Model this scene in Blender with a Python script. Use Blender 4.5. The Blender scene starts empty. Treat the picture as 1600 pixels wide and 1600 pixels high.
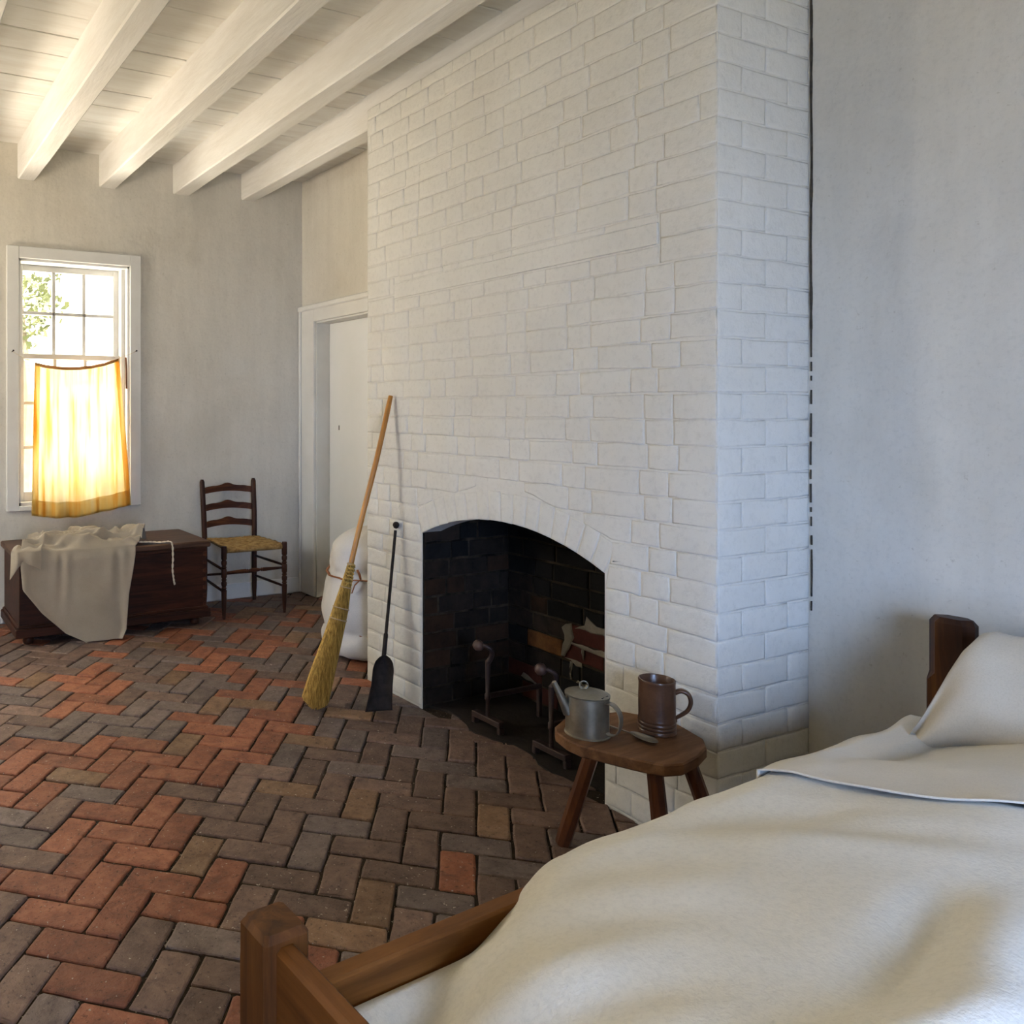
import bpy, bmesh, math, random
from mathutils import Vector, Matrix, noise
random.seed(7)
R = math.radians
scene = bpy.context.scene
col = scene.collection

# ------------------------------------------------------------------ camera
F_PX, CX, CY, FRAME = 1280.0, 400.0, 640.0, 1600.0
EYE = 1.35
YAW = math.atan(615 / F_PX)
cam_d = bpy.data.cameras.new('camera')
cam = bpy.data.objects.new('camera', cam_d); col.objects.link(cam)
cam.location = (0, 0, EYE)
cam.rotation_euler = (R(90), 0, -YAW)
cam_d.sensor_width = 36.0
cam_d.lens = F_PX / FRAME * 36.0
cam_d.shift_x = (FRAME / 2 - CX) / FRAME
cam_d.shift_y = -(FRAME / 2 - CY) / FRAME
cam_d.clip_start = 0.02
scene.camera = cam
# ------------------------------------------------------------------ world, sun, daylight portal, added fill lamps, exposure
world = bpy.data.worlds.new('sky'); scene.world = world
world.use_nodes = True
wn = world.node_tree.nodes; wl = world.node_tree.links
wn.clear()
w_out = wn.new('ShaderNodeOutputWorld'); w_bg = wn.new('ShaderNodeBackground')
SKY = 6.8                                   # bright hazy sky
w_bg.inputs['Color'].default_value = (1.0, 0.93, 0.80, 1)
w_bg.inputs['Strength'].default_value = SKY
wl.new(w_bg.outputs[0], w_out.inputs['Surface'])

sun_d = bpy.data.lights.new('sun', 'SUN'); sun = bpy.data.objects.new('sun', sun_d); col.objects.link(sun)
sun_d.energy = 24.0; sun_d.angle = R(0.6); sun_d.color = (1.0, 0.93, 0.82)
sun.rotation_euler = Vector((-0.62, -0.05, -0.80)).to_track_quat('-Z', 'Y').to_euler()

def area(name, loc, direction, sx, sy, power, color, portal=False):
    d = bpy.data.lights.new(name, 'AREA'); d.shape = 'RECTANGLE'; d.size = sx; d.size_y = sy
    d.energy = power; d.color = color
    o = bpy.data.objects.new(name, d); col.objects.link(o)
    o.location = loc
    o.rotation_euler = Vector(direction).to_track_quat('-Z', 'Y').to_euler()
    if portal: d.cycles.is_portal = True
    return o
# sky portal of the window in view, and added area lamps standing in for sky and ground light
area('daylight_portal_far', (1.26, 5.60, 1.52), (0, -1, 0), 0.74, 1.60, 1, (1, 1, 1), True)
def fill_lamp(name, loc, direction, sx, sy, power, color, spread):
    o = area(name, loc, direction, sx, sy, power, color); o.data.spread = R(spread); return o
fill_lamp('sky_fill_far', (-0.35, 6.15, 2.45), (0.05, -1, -0.62), 1.3, 1.5, 90, (1.0, 0.97, 0.92), 170)  # unseen lamp added outside the assumed second window, imitating skylight
fill_lamp('ground_fill_far', (0.60, 6.50, -0.05), (0, -0.55, 1), 3.8, 1.5, 500, (1.0, 0.91, 0.80), 170)  # added unseen panel imitating sunlit ground, brightens the ceiling through both windows
fill_lamp('sky_fill_left', (-2.40, 4.40, 2.45), (1, 0, -0.62), 1.3, 1.5, 90, (0.86, 0.96, 1.0), 170)  # added lamp in place of sky light beyond the assumed left window
fill_lamp('ground_fill_left', (-2.55, 4.40, 0.35), (1, 0, 1.25), 1.3, 1.4, 480, (1.0, 0.86, 0.69), 170)  # added unseen warm lamp outside the left opening, imitating bounce off sunlit ground
fill_lamp('sky_fill_near', (-0.05, -2.10, 1.22), (0.85, 1, -0.40), 1.0, 1.7, 62, (0.31, 0.53, 1.0), 92)  # added blue lamp in the assumed doorway, substitutes for skylight
fill_lamp('ground_fill_near', (-0.05, -2.10, 0.90), (0.3, 1, 1.8), 1.0, 1.3, 44, (1.0, 0.88, 0.50), 120)  # added warm upward lamp in the same doorway, mimicking ground bounce

scene.view_settings.view_transform = 'Standard'
scene.view_settings.look = 'None'
scene.view_settings.exposure = -0.07
scene.view_settings.gamma = 1.0
scene.view_settings.use_curve_mapping = False
scene.cycles.use_denoising = True
scene.cycles.use_adaptive_sampling = True
scene.cycles.adaptive_threshold = 0.15
scene.cycles.use_light_tree = False
scene.cycles.adaptive_min_samples = 24
scene.cycles.max_bounces = 6
scene.cycles.diffuse_bounces = 3
scene.cycles.glossy_bounces = 3
scene.cycles.transmission_bounces = 6
scene.cycles.sample_clamp_indirect = 6.0
scene.cycles.caustics_reflective = False
scene.cycles.caustics_refractive = False

# ------------------------------------------------------------------ materials
class Mat:
    def __init__(s, name, rough=0.8, spec=0.3):
        s.m = bpy.data.materials.new(name); s.m.use_nodes = True
        s.t = s.m.node_tree; s.n = s.t.nodes; s.l = s.t.links
        s.b = s.n['Principled BSDF']
        s.b.inputs['Roughness'].default_value = rough
        s.b.inputs['Specular IOR Level'].default_value = spec
        s.tc = s.n.new('ShaderNodeTexCoord')
        s.col = None; s.h = None
    def coord(s, scale=(1, 1, 1), space='Object', rot=(0, 0, 0)):
        mp = s.n.new('ShaderNodeMapping'); mp.inputs['Scale'].default_value = scale
        mp.inputs['Rotation'].default_value = rot
        s.l.new(s.tc.outputs[space], mp.inputs['Vector']); return mp.outputs[0]
    def geo(s, scale=(1, 1, 1)):
        g = s.n.new('ShaderNodeNewGeometry')
        mp = s.n.new('ShaderNodeMapping'); mp.inputs['Scale'].default_value = scale
        s.l.new(g.outputs['Position'], mp.inputs['Vector']); return mp.outputs[0]
    def noise(s, vec, scale, detail=4, rough=0.6, dist=0.0):
        n = s.n.new('ShaderNodeTexNoise'); n.inputs['Scale'].default_value = scale
        n.inputs['Detail'].default_value = detail; n.inputs['Roughness'].default_value = rough
        n.inputs['Distortion'].default_value = dist
        s.l.new(vec, n.inputs['Vector']); return n.outputs['Fac']
    def wave(s, vec, scale, dist=3, detail=2, axis='X'):
        n = s.n.new('ShaderNodeTexWave'); n.bands_direction = axis
        n.inputs['Scale'].default_value = scale; n.inputs['Distortion'].default_value = dist
        n.inputs['Detail'].default_value = detail
        s.l.new(vec, n.inputs['Vector']); return n.outputs['Fac']
    def ramp(s, fac, stops):
        r = s.n.new('ShaderNodeValToRGB'); e = r.color_ramp.elements
        while len(e) < len(stops): e.new(0.5)
        for k, (p, c) in enumerate(stops):
            e[k].position = p
            e[k].color = (*c, 1) if isinstance(c, (tuple, list)) else (c, c, c, 1)
        s.l.new(fac, r.inputs['Fac']); return r.outputs['Color']
    def mix(s, fac, a, b, mode='MIX'):
        m = s.n.new('ShaderNodeMix'); m.data_type = 'RGBA'; m.blend_type = mode
        for sock, val in ((m.inputs[0], fac), (m.inputs[6], a), (m.inputs[7], b)):
            if hasattr(val, 'is_linked'): s.l.new(val, sock)
            elif isinstance(val, (int, float)): sock.default_value = val
            else: sock.default_value = (*val, 1)
        return m.outputs[2]
    def random_tint(s, colr, lo=0.8, hi=1.2):
        o = s.n.new('ShaderNodeObjectInfo')
        f = s.ramp(o.outputs['Random'], [(0, lo), (1, hi)])
        return s.mix(1.0, colr, f, 'MULTIPLY')
    def color(s, c):
        if hasattr(c, 'is_linked'): s.l.new(c, s.b.inputs['Base Color'])
        else: s.b.inputs['Base Color'].default_value = (*c, 1)
        return s
    def bump(s, h, strength=0.3, dist=0.01):
        b = s.n.new('ShaderNodeBump'); b.inputs['Strength'].default_value = strength
        b.inputs['Distance'].default_value = dist
        s.l.new(h, b.inputs['Height'])
        if s.h is not None: s.l.new(s.h, b.inputs['Normal'])
        s.h = b.outputs[0]
        s.l.new(s.h, s.b.inputs['Normal']); return s

M = {}
def simple(name, c1, c2, scale=8, rough=0.8, spec=0.3, bump=0.2, bscale=60, bdist=0.004, stretch=(1, 1, 1), tint=None, metallic=0):
    m = Mat(name, rough, spec)
    v = m.coord(stretch)
    cc = m.ramp(m.noise(v, scale), [(0.3, c1), (0.7, c2)])
    if tint: cc = m.random_tint(cc, *tint)
    m.color(cc)
    if bump: m.bump(m.noise(v, bscale, 3), bump, bdist)
    m.b.inputs['Metallic'].default_value = metallic
    M[name] = m.m
    return m

# plaster
m = Mat('plaster', 0.9, 0.15); v = m.geo()
c = m.ramp(m.noise(v, 1.6, 5, 0.62, 0.4), [(0.25, (0.60, 0.56, 0.485)), (0.5, (0.67, 0.632, 0.56)), (0.8, (0.72, 0.69, 0.625))])
st = m.ramp(m.noise(m.geo((5, 5, 0.7)), 2.2, 5), [(0.30, 0.90), (0.65, 1.0)])
c = m.mix(0.8, c, st, 'MULTIPLY')
fine = m.ramp(m.noise(v, 60, 4, 0.75), [(0.32, 0.90), (0.5, 1.0)])
c = m.mix(0.7, c, fine, 'MULTIPLY')
sp = m.ramp(m.noise(v, 34, 3, 0.8), [(0.27, (0.62, 0.58, 0.52)), (0.36, (1, 1, 1))])
c = m.mix(0.5, c, sp, 'MULTIPLY')
m.color(c); m.bump(m.noise(v, 3.5, 4), 0.35, 0.02); m.bump(m.noise(m.geo((1, 1, 0.5)), 46, 4, 0.7), 0.25, 0.004)
M['plaster'] = m.m
# whitewash over brick
m = Mat('whitewash', 0.75, 0.25); v = m.geo()
c = m.ramp(m.noise(v, 2.0, 5, 0.6), [(0.3, (0.62, 0.592, 0.53)), (0.7, (0.69, 0.667, 0.61))])
fine = m.ramp(m.noise(v, 46, 5, 0.75), [(0.30, 0.86), (0.5, 1.0)])
c = m.mix(0.7, c, fine, 'MULTIPLY')
m.color(c); m.bump(m.noise(v, 9, 5, 0.6), 0.5, 0.016); m.bump(m.noise(v, 70, 3, 0.7), 0.35, 0.003)
M['whitewash'] = m.m
# painted timber of ceiling and trim
m = Mat('painted_board', 0.7, 0.3); v = m.geo((1, 6, 6))
c = m.ramp(m.noise(v, 2.4, 5, 0.65), [(0.28, (0.66, 0.62, 0.56)), (0.6, (0.76, 0.74, 0.695))])
m.color(c); m.bump(m.noise(v, 12, 4, 0.6), 0.25, 0.006)
M['painted_board'] = m.m
m = Mat('painted_beam', 0.7, 0.3); v = m.geo((6, 1, 6))
c = m.ramp(m.noise(v, 2.0, 5, 0.65), [(0.28, (0.66, 0.63, 0.575)), (0.6, (0.755, 0.735, 0.695))])
ch = m.ramp(m.noise(m.geo((1, 0.5, 1)), 30, 4, 0.8), [(0.20, (0.25, 0.18, 0.12)), (0.24, (1, 1, 1))])
c = m.mix(0.8, c, ch, 'MULTIPLY')
m.color(c); m.bump(m.noise(v, 9, 4, 0.6), 0.3, 0.008)
M['painted_beam'] = m.m
simple('white_trim', (0.68, 0.665, 0.63), (0.76, 0.75, 0.72), 4, 0.55, 0.4, 0.15, 30)
simple('white_door', (0.85, 0.86, 0.85), (0.89, 0.89, 0.89), 3, 0.5, 0.4, 0.1, 30)
simple('joint_dark', (0.10, 0.075, 0.055), (0.18, 0.14, 0.10), 20, 0.9)
simple('crack_dark', (0.03, 0.025, 0.02), (0.08, 0.065, 0.05), 40, 0.95)

def floor_brick(name, a, b, c3):
    m = Mat(name, 0.62, 0.35); v = m.geo()
    cc = m.ramp(m.noise(v, 14, 6, 0.72, 0.4), [(0.30, a), (0.5, b), (0.70, c3)])
    cc = m.random_tint(cc, 0.74, 1.2)
    pit = m.ramp(m.noise(v, 75, 3, 0.7), [(0.34, 0.35), (0.41, 1.0)])
    cc = m.mix(0.75, cc, pit, 'MULTIPLY')
    spk = m.ramp(m.noise(v, 90, 2, 0.5), [(0.70, 0.0), (0.73, 1.0)])
    cc = m.mix(spk, cc, (0.40, 0.34, 0.27))
    m.color(cc)
    m.bump(m.noise(v, 26, 5, 0.7), 0.6, 0.008); m.bump(m.noise(v, 110, 3, 0.7), 0.5, 0.004)
    M[name] = m.m
floor_brick('brick_red', (0.1450, 0.0534, 0.0290), (0.2494, 0.0882, 0.0441), (0.3364, 0.1369, 0.0719))
floor_brick('brick_brown', (0.0905, 0.0557, 0.0418), (0.1647, 0.1021, 0.0754), (0.2320, 0.1508, 0.1102))
floor_brick('brick_grey', (0.0870, 0.0603, 0.0499), (0.1485, 0.1090, 0.0916), (0.2030, 0.1554, 0.1322))
floor_brick('brick_tan', (0.1334, 0.0719, 0.0394), (0.2146, 0.1253, 0.0696), (0.2842, 0.1798, 0.1102))
m = Mat('floor_dirt', 0.95, 0.1); v = m.geo()
c = m.ramp(m.noise(v, 25, 5, 0.7), [(0.3, (0.018, 0.013, 0.009)), (0.6, (0.045, 0.033, 0.022))])
spk = m.ramp(m.noise(v, 95, 2), [(0.66, 0.0), (0.70, 1.0)])
m.color(m.mix(spk, c, (0.34, 0.29, 0.22))); m.bump(m.noise(v, 60, 4), 0.6, 0.006)
M['floor_dirt'] = m.m
def sooty(name, a, b, rough=0.85):
    m = Mat(name, rough, 0.2); v = m.geo()
    cc = m.ramp(m.noise(v, 12, 5, 0.7), [(0.28, a), (0.72, b)])
    m.color(m.random_tint(cc, 0.7, 1.25)); m.bump(m.noise(v, 40, 4, 0.7), 0.45, 0.006)
    M[name] = m.m
sooty('soot_brick', (0.0099, 0.0072, 0.0055), (0.0303, 0.0198, 0.0132))
sooty('soot_brown', (0.0192, 0.0102, 0.0054), (0.0450, 0.0222, 0.0108))
sooty('soot_black', (0.0048, 0.0042, 0.0039), (0.0132, 0.0114, 0.0102))
sooty('fire_orange', (0.0550, 0.0220, 0.0066), (0.1430, 0.0633, 0.0187))
sooty('fire_red', (0.0360, 0.0096, 0.0066), (0.0720, 0.0192, 0.0132))
sooty('old_mortar', (0.1440, 0.1200, 0.0900), (0.2400, 0.2100, 0.1620))
m = Mat('soot_mortar', 0.95, 0.1); v = m.geo()
c = m.ramp(m.noise(v, 7, 4, 0.7), [(0.35, (0.010, 0.008, 0.006)), (0.68, (0.060, 0.046, 0.030))])
m.color(c); m.bump(m.noise(v, 60, 4), 0.4, 0.005); M['soot_mortar'] = m.m
sooty('hearth_ash', (0.0180, 0.0144, 0.0114), (0.0390, 0.0300, 0.0240))

def wood(name, a, b, c3, grain=(1, 1, 12), scale=3.0, rough=0.45, spec=0.4, bump=0.15):
    m = Mat(name, rough, spec)
    v = m.coord(grain)
    f = m.noise(v, scale, 6, 0.65, 0.6)
    cc = m.ramp(f, [(0.34, a), (0.5, b), (0.66, c3)])
    dk = m.ramp(m.noise(m.coord((1, 1, 1)), 5, 4), [(0.3, 0.55), (0.6, 1.0)])
    cc = m.mix(0.6, cc, dk, 'MULTIPLY')
    m.color(cc); m.bump(f, bump, 0.004)
    M[name] = m.m
GX, GY, GZ = (0.8, 10, 10), (10, 0.8, 10), (10, 10, 0.8)
wood('chest_wood', (0.0163, 0.0047, 0.0022), (0.0372, 0.0106, 0.0043), (0.0632, 0.0177, 0.0065), GX, 3, 0.55, 0.22)
wood('chest_top_wood', (0.0528, 0.0243, 0.0128), (0.0880, 0.0418, 0.0224), (0.1232, 0.0646, 0.0352), GX, 3, 0.5, 0.35)
wood('chair_wood', (0.0242, 0.0080, 0.0042), (0.0443, 0.0146, 0.0068), (0.0765, 0.0266, 0.0116), GZ, 3, 0.5, 0.22)
wood('chair_slat_wood', (0.0375, 0.0112, 0.0050), (0.0703, 0.0210, 0.0084), (0.1406, 0.0488, 0.0158), GX, 3, 0.5, 0.22)
wood('stool_top_wood', (0.0975, 0.0432, 0.0179), (0.1625, 0.0744, 0.0315), (0.2340, 0.1176, 0.0546), (1.2, 9, 9), 2.6, 0.6, 0.2)
wood('stool_leg_wood', (0.055, 0.018, 0.008), (0.10, 0.034, 0.013), (0.15, 0.055, 0.022), GZ, 3, 0.4, 0.4)
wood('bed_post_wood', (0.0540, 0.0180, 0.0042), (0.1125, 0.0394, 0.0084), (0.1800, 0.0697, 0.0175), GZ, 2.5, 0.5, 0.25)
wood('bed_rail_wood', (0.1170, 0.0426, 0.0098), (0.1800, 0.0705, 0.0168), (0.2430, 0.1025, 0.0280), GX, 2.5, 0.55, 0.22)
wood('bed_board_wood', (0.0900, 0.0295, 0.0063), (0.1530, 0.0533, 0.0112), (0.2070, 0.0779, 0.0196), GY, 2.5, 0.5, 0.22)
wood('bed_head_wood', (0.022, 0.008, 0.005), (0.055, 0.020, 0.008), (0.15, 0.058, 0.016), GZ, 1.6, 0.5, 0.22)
wood('broom_handle_wood', (0.33, 0.125, 0.018), (0.47, 0.19, 0.028), (0.58, 0.26, 0.05), GZ, 2.0, 0.35, 0.45, 0.05)
simple('straw', (0.17, 0.085, 0.013), (0.72, 0.46, 0.115), 150, 0.65, 0.3, 0, stretch=(1, 1, 0.10))
simple('twine', (0.40, 0.28, 0.15), (0.52, 0.38, 0.22), 50, 0.8)
m = Mat('rush', 0.7, 0.3); v = m.coord((1, 1, 1))
f = m.wave(m.coord((1, 1, 1)), 28, 1.5, 2, 'Y'); f2 = m.noise(v, 22, 4, 0.7)
c = m.ramp(f2, [(0.3, (0.16, 0.085, 0.025)), (0.5, (0.34, 0.205, 0.07)), (0.72, (0.50, 0.34, 0.14))])
m.color(c); m.bump(f2, 0.3, 0.004); M['rush'] = m.m
simple('rush_dark', (0.075, 0.045, 0.02), (0.15, 0.09, 0.035), 30, 0.7)
simple('iron', (0.016, 0.012, 0.010), (0.038, 0.029, 0.024), 25, 0.65, 0.15, 0.25, 70)
simple('andiron_iron', (0.020, 0.010, 0.008), (0.048, 0.026, 0.021), 22, 0.55, 0.4, 0.3, 70)
simple('andiron_ball', (0.065, 0.036, 0.028), (0.105, 0.06, 0.048), 22, 0.45, 0.4, 0.2, 70)
m = Mat('tin', 0.38, 0.5); v = m.coord()
c = m.ramp(m.noise(v, 9, 5, 0.7), [(0.3, (0.20, 0.18, 0.135)), (0.7, (0.40, 0.365, 0.29))])
m.color(c); m.b.inputs['Metallic'].default_value = 0.85
m.l.new(m.ramp(m.noise(v, 16, 4), [(0.3, 0.30), (0.7, 0.52)]), m.b.inputs['Roughness'])
m.bump(m.noise(v, 25, 3), 0.1, 0.004); M['tin'] = m.m
m = Mat('stoneware', 0.30, 0.4); v = m.coord()
c = m.ramp(m.noise(v, 16, 5, 0.7), [(0.3, (0.055, 0.024, 0.013)), (0.7, (0.125, 0.060, 0.032))])
m.color(c); m.bump(m.noise(v, 120, 2), 0.15, 0.002)
M['stoneware'] = m.m
def cloth(name, a, b, weave=520, rough=0.95, sheen=0.25, scale=3.0, bs=0.2):
    m = Mat(name, rough, 0.1); v = m.coord()
    cc = m.ramp(m.noise(v, scale, 5, 0.6), [(0.3, a), (0.7, b)])
    sp = m.ramp(m.noise(v, weave * .5, 3, 0.7), [(0.32, 0.86), (0.55, 1.0)])
    cc = m.mix(0.6, cc, sp, 'MULTIPLY')
    m.color(cc); m.b.inputs['Sheen Weight'].default_value = sheen
    m.bump(m.noise(v, weave, 2, 0.6), bs, 0.002); m.bump(m.noise(v, 26, 4, 0.6), 0.18, 0.006)
    M[name] = m.m; return m
cloth('wool_cream', (0.74, 0.70, 0.61), (0.83, 0.79, 0.71), 200, bs=0.5)
cloth('linen_sheet', (0.66, 0.61, 0.53), (0.74, 0.69, 0.61), 480)
cloth('pillow_linen', (0.50, 0.44, 0.345), (0.60, 0.54, 0.44), 480)
cloth('linen_taupe', (0.36, 0.30, 0.22), (0.44, 0.375, 0.285), 420)
cloth('linen_cream', (0.56, 0.49, 0.375), (0.66, 0.58, 0.46), 420)
cloth('sack_linen', (0.60, 0.57, 0.54), (0.70, 0.67, 0.64), 380)
simple('cord_cream', (0.62, 0.52, 0.38), (0.75, 0.65, 0.50), 60, 0.9)
simple('leather', (0.22, 0.075, 0.025), (0.32, 0.12, 0.045), 20, 0.6)
simple('ticking', (0.45, 0.42, 0.36), (0.52, 0.49, 0.43), 10, 0.9)
# curtain: yellow cotton that lets daylight through
m = Mat('curtain_cotton', 0.9, 0.05); v = m.coord()
c = m.ramp(m.noise(m.coord((3, 3, 0.5)), 4, 4), [(0.3, (0.62, 0.36, 0.07)), (0.7, (0.74, 0.48, 0.13))])
m.color(c)
tr = m.n.new('ShaderNodeBsdfTranslucent'); c2 = m.ramp(m.noise(m.coord((7, 1, 0.35)), 3.2, 4, 0.6), [(0.34, (0.90, 0.62, 0.20)), (0.50, (0.97, 0.90, 0.70)), (0.66, (0.99, 0.96, 0.86))]); m.l.new(c2, tr.inputs['Color'])
mx = m.n.new('ShaderNodeMixShader'); mx.inputs[0].default_value = 0.72
m.l.new(m.b.outputs[0], mx.inputs[1]); m.l.new(tr.outputs[0], mx.inputs[2])
tp = m.n.new('ShaderNodeBsdfTransparent'); tp.inputs['Color'].default_value = (1, 0.93, 0.74, 1)
mx2 = m.n.new('ShaderNodeMixShader'); mx2.inputs[0].default_value = 0.10
m.l.new(mx.outputs[0], mx2.inputs[1]); m.l.new(tp.outputs[0], mx2.inputs[2])
m.l.new(mx2.outputs[0], m.n['Material Output'].inputs['Surface'])
M['curtain_cotton'] = m.m
simple('curtain_tape', (0.42, 0.17, 0.05), (0.52, 0.24, 0.08), 20, 0.9)
# window glass: clear sheet with a faint reflection
m = Mat('window_glass', 0.05, 0.5)
tp = m.n.new('ShaderNodeBsdfTransparent'); tp.inputs['Color'].default_value = (0.97, 0.98, 0.97, 1)
gl = m.n.new('ShaderNodeBsdfGlossy'); gl.inputs['Roughness'].default_value = 0.03
mx = m.n.new('ShaderNodeMixShader'); mx.inputs[0].default_value = 0.06
m.l.new(tp.outputs[0], mx.inputs[1]); m.l.new(gl.outputs[0], mx.inputs[2])
m.l.new(mx.outputs[0], m.n['Material Output'].inputs['Surface'])
M['window_glass'] = m.m
simple('grass', (0.36, 0.34, 0.22), (0.52, 0.48, 0.34), 3, 0.95, 0.1, 0.3, 20)
simple('leaf', (0.10, 0.125, 0.05), (0.17, 0.19, 0.09), 3, 0.6, 0.3, 0)
simple('bark', (0.22, 0.19, 0.15), (0.32, 0.28, 0.23), 10, 0.9)

# ------------------------------------------------------------------ mesh helpers
class MB:
    def __init__(s): s.v = []; s.f = []; s.mi = []
    def add(s, vs, fs, mi=0):
        o = len(s.v); s.v += [tuple(p) for p in vs]
        s.f += [tuple(i + o for i in f) for f in fs]; s.mi += [mi] * len(fs)
        return s
    def cbox(s, x0, x1, y0, y1, z0, z1, c=0.004, mat=None, mi=0):
        lo = (x0, y0, z0); hi = (x1, y1, z1)
        c = min(c, 0.45 * min(x1 - x0, y1 - y0, z1 - z0))
        vs = []; idx = {}
        for cx in (0, 1):
            for cy in (0, 1):
                for cz in (0, 1):
                    cn = (cx, cy, cz)
                    for k in range(3):
                        p = []
                        for a in range(3):
                            full = hi[a] if cn[a] else lo[a]
                            if a != k: full += -c if cn[a] else c
                            p.append(full)
                        idx[(cn, k)] = len(vs); vs.append(p)
        fs = []
        def cnr(d): return tuple(d[a] for a in range(3))
        for k in range(3):
            l, q = (k + 1) % 3, (k + 2) % 3
            for sg in (0, 1):
                fs.append([idx[(cnr({k: sg, l: a, q: b}), k)] for a, b in ((0, 0), (1, 0), (1, 1), (0, 1))])
        for k in range(3):
            for l in range(k + 1, 3):
                q = 3 - k - l
                for sk in (0, 1):
                    for sl in (0, 1):
                        A = cnr({k: sk, l: sl, q: 0}); B = cnr({k: sk, l: sl, q: 1})
                        fs.append([idx[(A, k)], idx[(B, k)], idx[(B, l)], idx[(A, l)]])
        for cx in (0, 1):
            for cy in (0, 1):
                for cz in (0, 1):
                    fs.append([idx[((cx, cy, cz), k)] for k in range(3)])
        if mat is not None: vs = [mat @ Vector(p) for p in vs]
        return s.add(vs, fs, mi)
    def tube(s, pts, rad, n=10, flat=1.0, cap=True, mi=0, up=None):
        pts = [Vector(p) for p in pts]
        if not hasattr(rad, '__len__'): rad = [rad] * len(pts)
        vs = []; fs = []
        t = (pts[1] - pts[0]).normalized()
        nrm = Vector(up) if up else (Vector((0, 0, 1)) if abs(t.z) < 0.9 else Vector((1, 0, 0)))
        nrm = (nrm - t * nrm.dot(t)).normalized()
        for i, p in enumerate(pts):
            if i == 0: tt = pts[1] - pts[0]
            elif i == len(pts) - 1: tt = pts[-1] - pts[-2]
            else: tt = pts[i + 1] - pts[i - 1]
            tt = tt.normalized()
            nrm = (nrm - tt * nrm.dot(tt)).normalized()
            bi = tt.cross(nrm)
            for k in range(n):
                a = 2 * math.pi * k / n
                vs.append(p + (nrm * math.cos(a) * flat + bi * math.sin(a)) * rad[i])
        for i in range(len(pts) - 1):
            for k in range(n):
                fs.append([i * n + k, i * n + (k + 1) % n, (i + 1) * n + (k + 1) % n, (i + 1) * n + k])
        if cap:
            fs.append(list(range(n))[::-1]); fs.append([(len(pts) - 1) * n + k for k in range(n)])
        return s.add(vs, fs, mi)
    def lathe(s, prof, n=24, mat=None, fn=None, mi=0):
        vs = []; fs = []
        for i, (r, z) in enumerate(prof):
            for k in range(n):
                a = 2 * math.pi * k / n
                p = Vector((r * math.cos(a), r * math.sin(a), z))
                if fn: p = Vector(fn(p, a, i))
                vs.append(mat @ p if mat is not None else p)
        for i in range(len(prof) - 1):
            for k in range(n):
                fs.append([i * n + k, i * n + (k + 1) % n, (i + 1) * n + (k + 1) % n, (i + 1) * n + k])
        fs.append(list(range(n))[::-1]); fs.append([(len(prof) - 1) * n + k for k in range(n)])
        return s.add(vs, fs, mi)
    def grid(s, fn, nu, nv, mi=0):
        vs = [fn(i / nu, j / nv) for i in range(nu + 1) for j in range(nv + 1)]
        fs = [[i * (nv + 1) + j, i * (nv + 1) + j + 1, (i + 1) * (nv + 1) + j + 1, (i + 1) * (nv + 1) + j]
              for i in range(nu) for j in range(nv)]
        return s.add(vs, fs, mi)
    def prism(s, poly, m3, d0, d1, mi=0):
        n = len(poly)
        vs = [m3(a, b, d0) for a, b in poly] + [m3(a, b, d1) for a, b in poly]
        fs = [list(range(n))[::-1], list(range(n, 2 * n))]
        fs += [[i, (i + 1) % n, n + (i + 1) % n, n + i] for i in range(n)]
        return s.add(vs, fs, mi)
    def mesh(s, name, mats, smooth=False):
        me = bpy.data.meshes.new(name); me.from_pydata(s.v, [], s.f)
        for mt in (mats if isinstance(mats, (list, tuple)) else [mats]): me.materials.append(M[mt])
        if any(s.mi): me.polygons.foreach_set('material_index', s.mi)
        bm = bmesh.new(); bm.from_mesh(me); bmesh.ops.recalc_face_normals(bm, faces=bm.faces); bm.to_mesh(me); bm.free()
        if smooth: me.polygons.foreach_set('use_smooth', [True] * len(me.polygons))
        me.update(); return me
    def build(s, name, mats, parent=None, smooth=False, sub=0, thick=0, angle=None):
        me = s.mesh(name, mats, smooth)
        if angle is not None: me.set_sharp_from_angle(angle=R(angle))
        o = bpy.data.objects.new(name, me); col.objects.link(o)
        if parent is not None:
            o.parent = parent
            o.matrix_parent_inverse = parent.matrix_world.inverted() if False else Matrix.Identity(4)
        if thick:
            k = o.modifiers.new('thickness', 'SOLIDIFY'); k.thickness = thick; k.offset = 0
        if sub:
            k = o.modifiers.new('smooth', 'SUBSURF'); k.levels = sub; k.render_levels = sub
        return o

def link_mesh(name, me, parent, loc=(0, 0, 0), rot=(0, 0, 0)):
    o = bpy.data.objects.new(name, me); col.objects.link(o)
    o.location = loc; o.rotation_euler = rot
    if parent is not None: o.parent = parent
    return o
def empty(name, loc=(0, 0, 0), rz=0):
    o = bpy.data.objects.new(name, None); col.objects.link(o); o.location = loc; o.rotation_euler = (0, 0, rz)
    o.empty_display_size = 0.1
    return o
def tag(o, label=None, cat=None, group=None, kind=None):
    if label: o['label'] = label
    if cat: o['category'] = cat
    if group: o['group'] = group
    if kind: o['kind'] = kind
    return o
def struct(o, label, cat=None):
    o['kind'] = 'structure'; o['label'] = label
    if cat: o['category'] = cat
    return o
def sm(a, b, x):
    t = max(0.0, min(1.0, (x - a) / (b - a))); return t * t * (3 - 2 * t)
def lerp(a, b, t): return a + (b - a) * t
def interp(tab, x):
    if x <= tab[0][0]: return tab[0][1]
    for (a, b), (c, d) in zip(tab, tab[1:]):
        if x <= c: return b + (d - b) * (x - a) / (c - a)
    return tab[-1][1]
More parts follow.
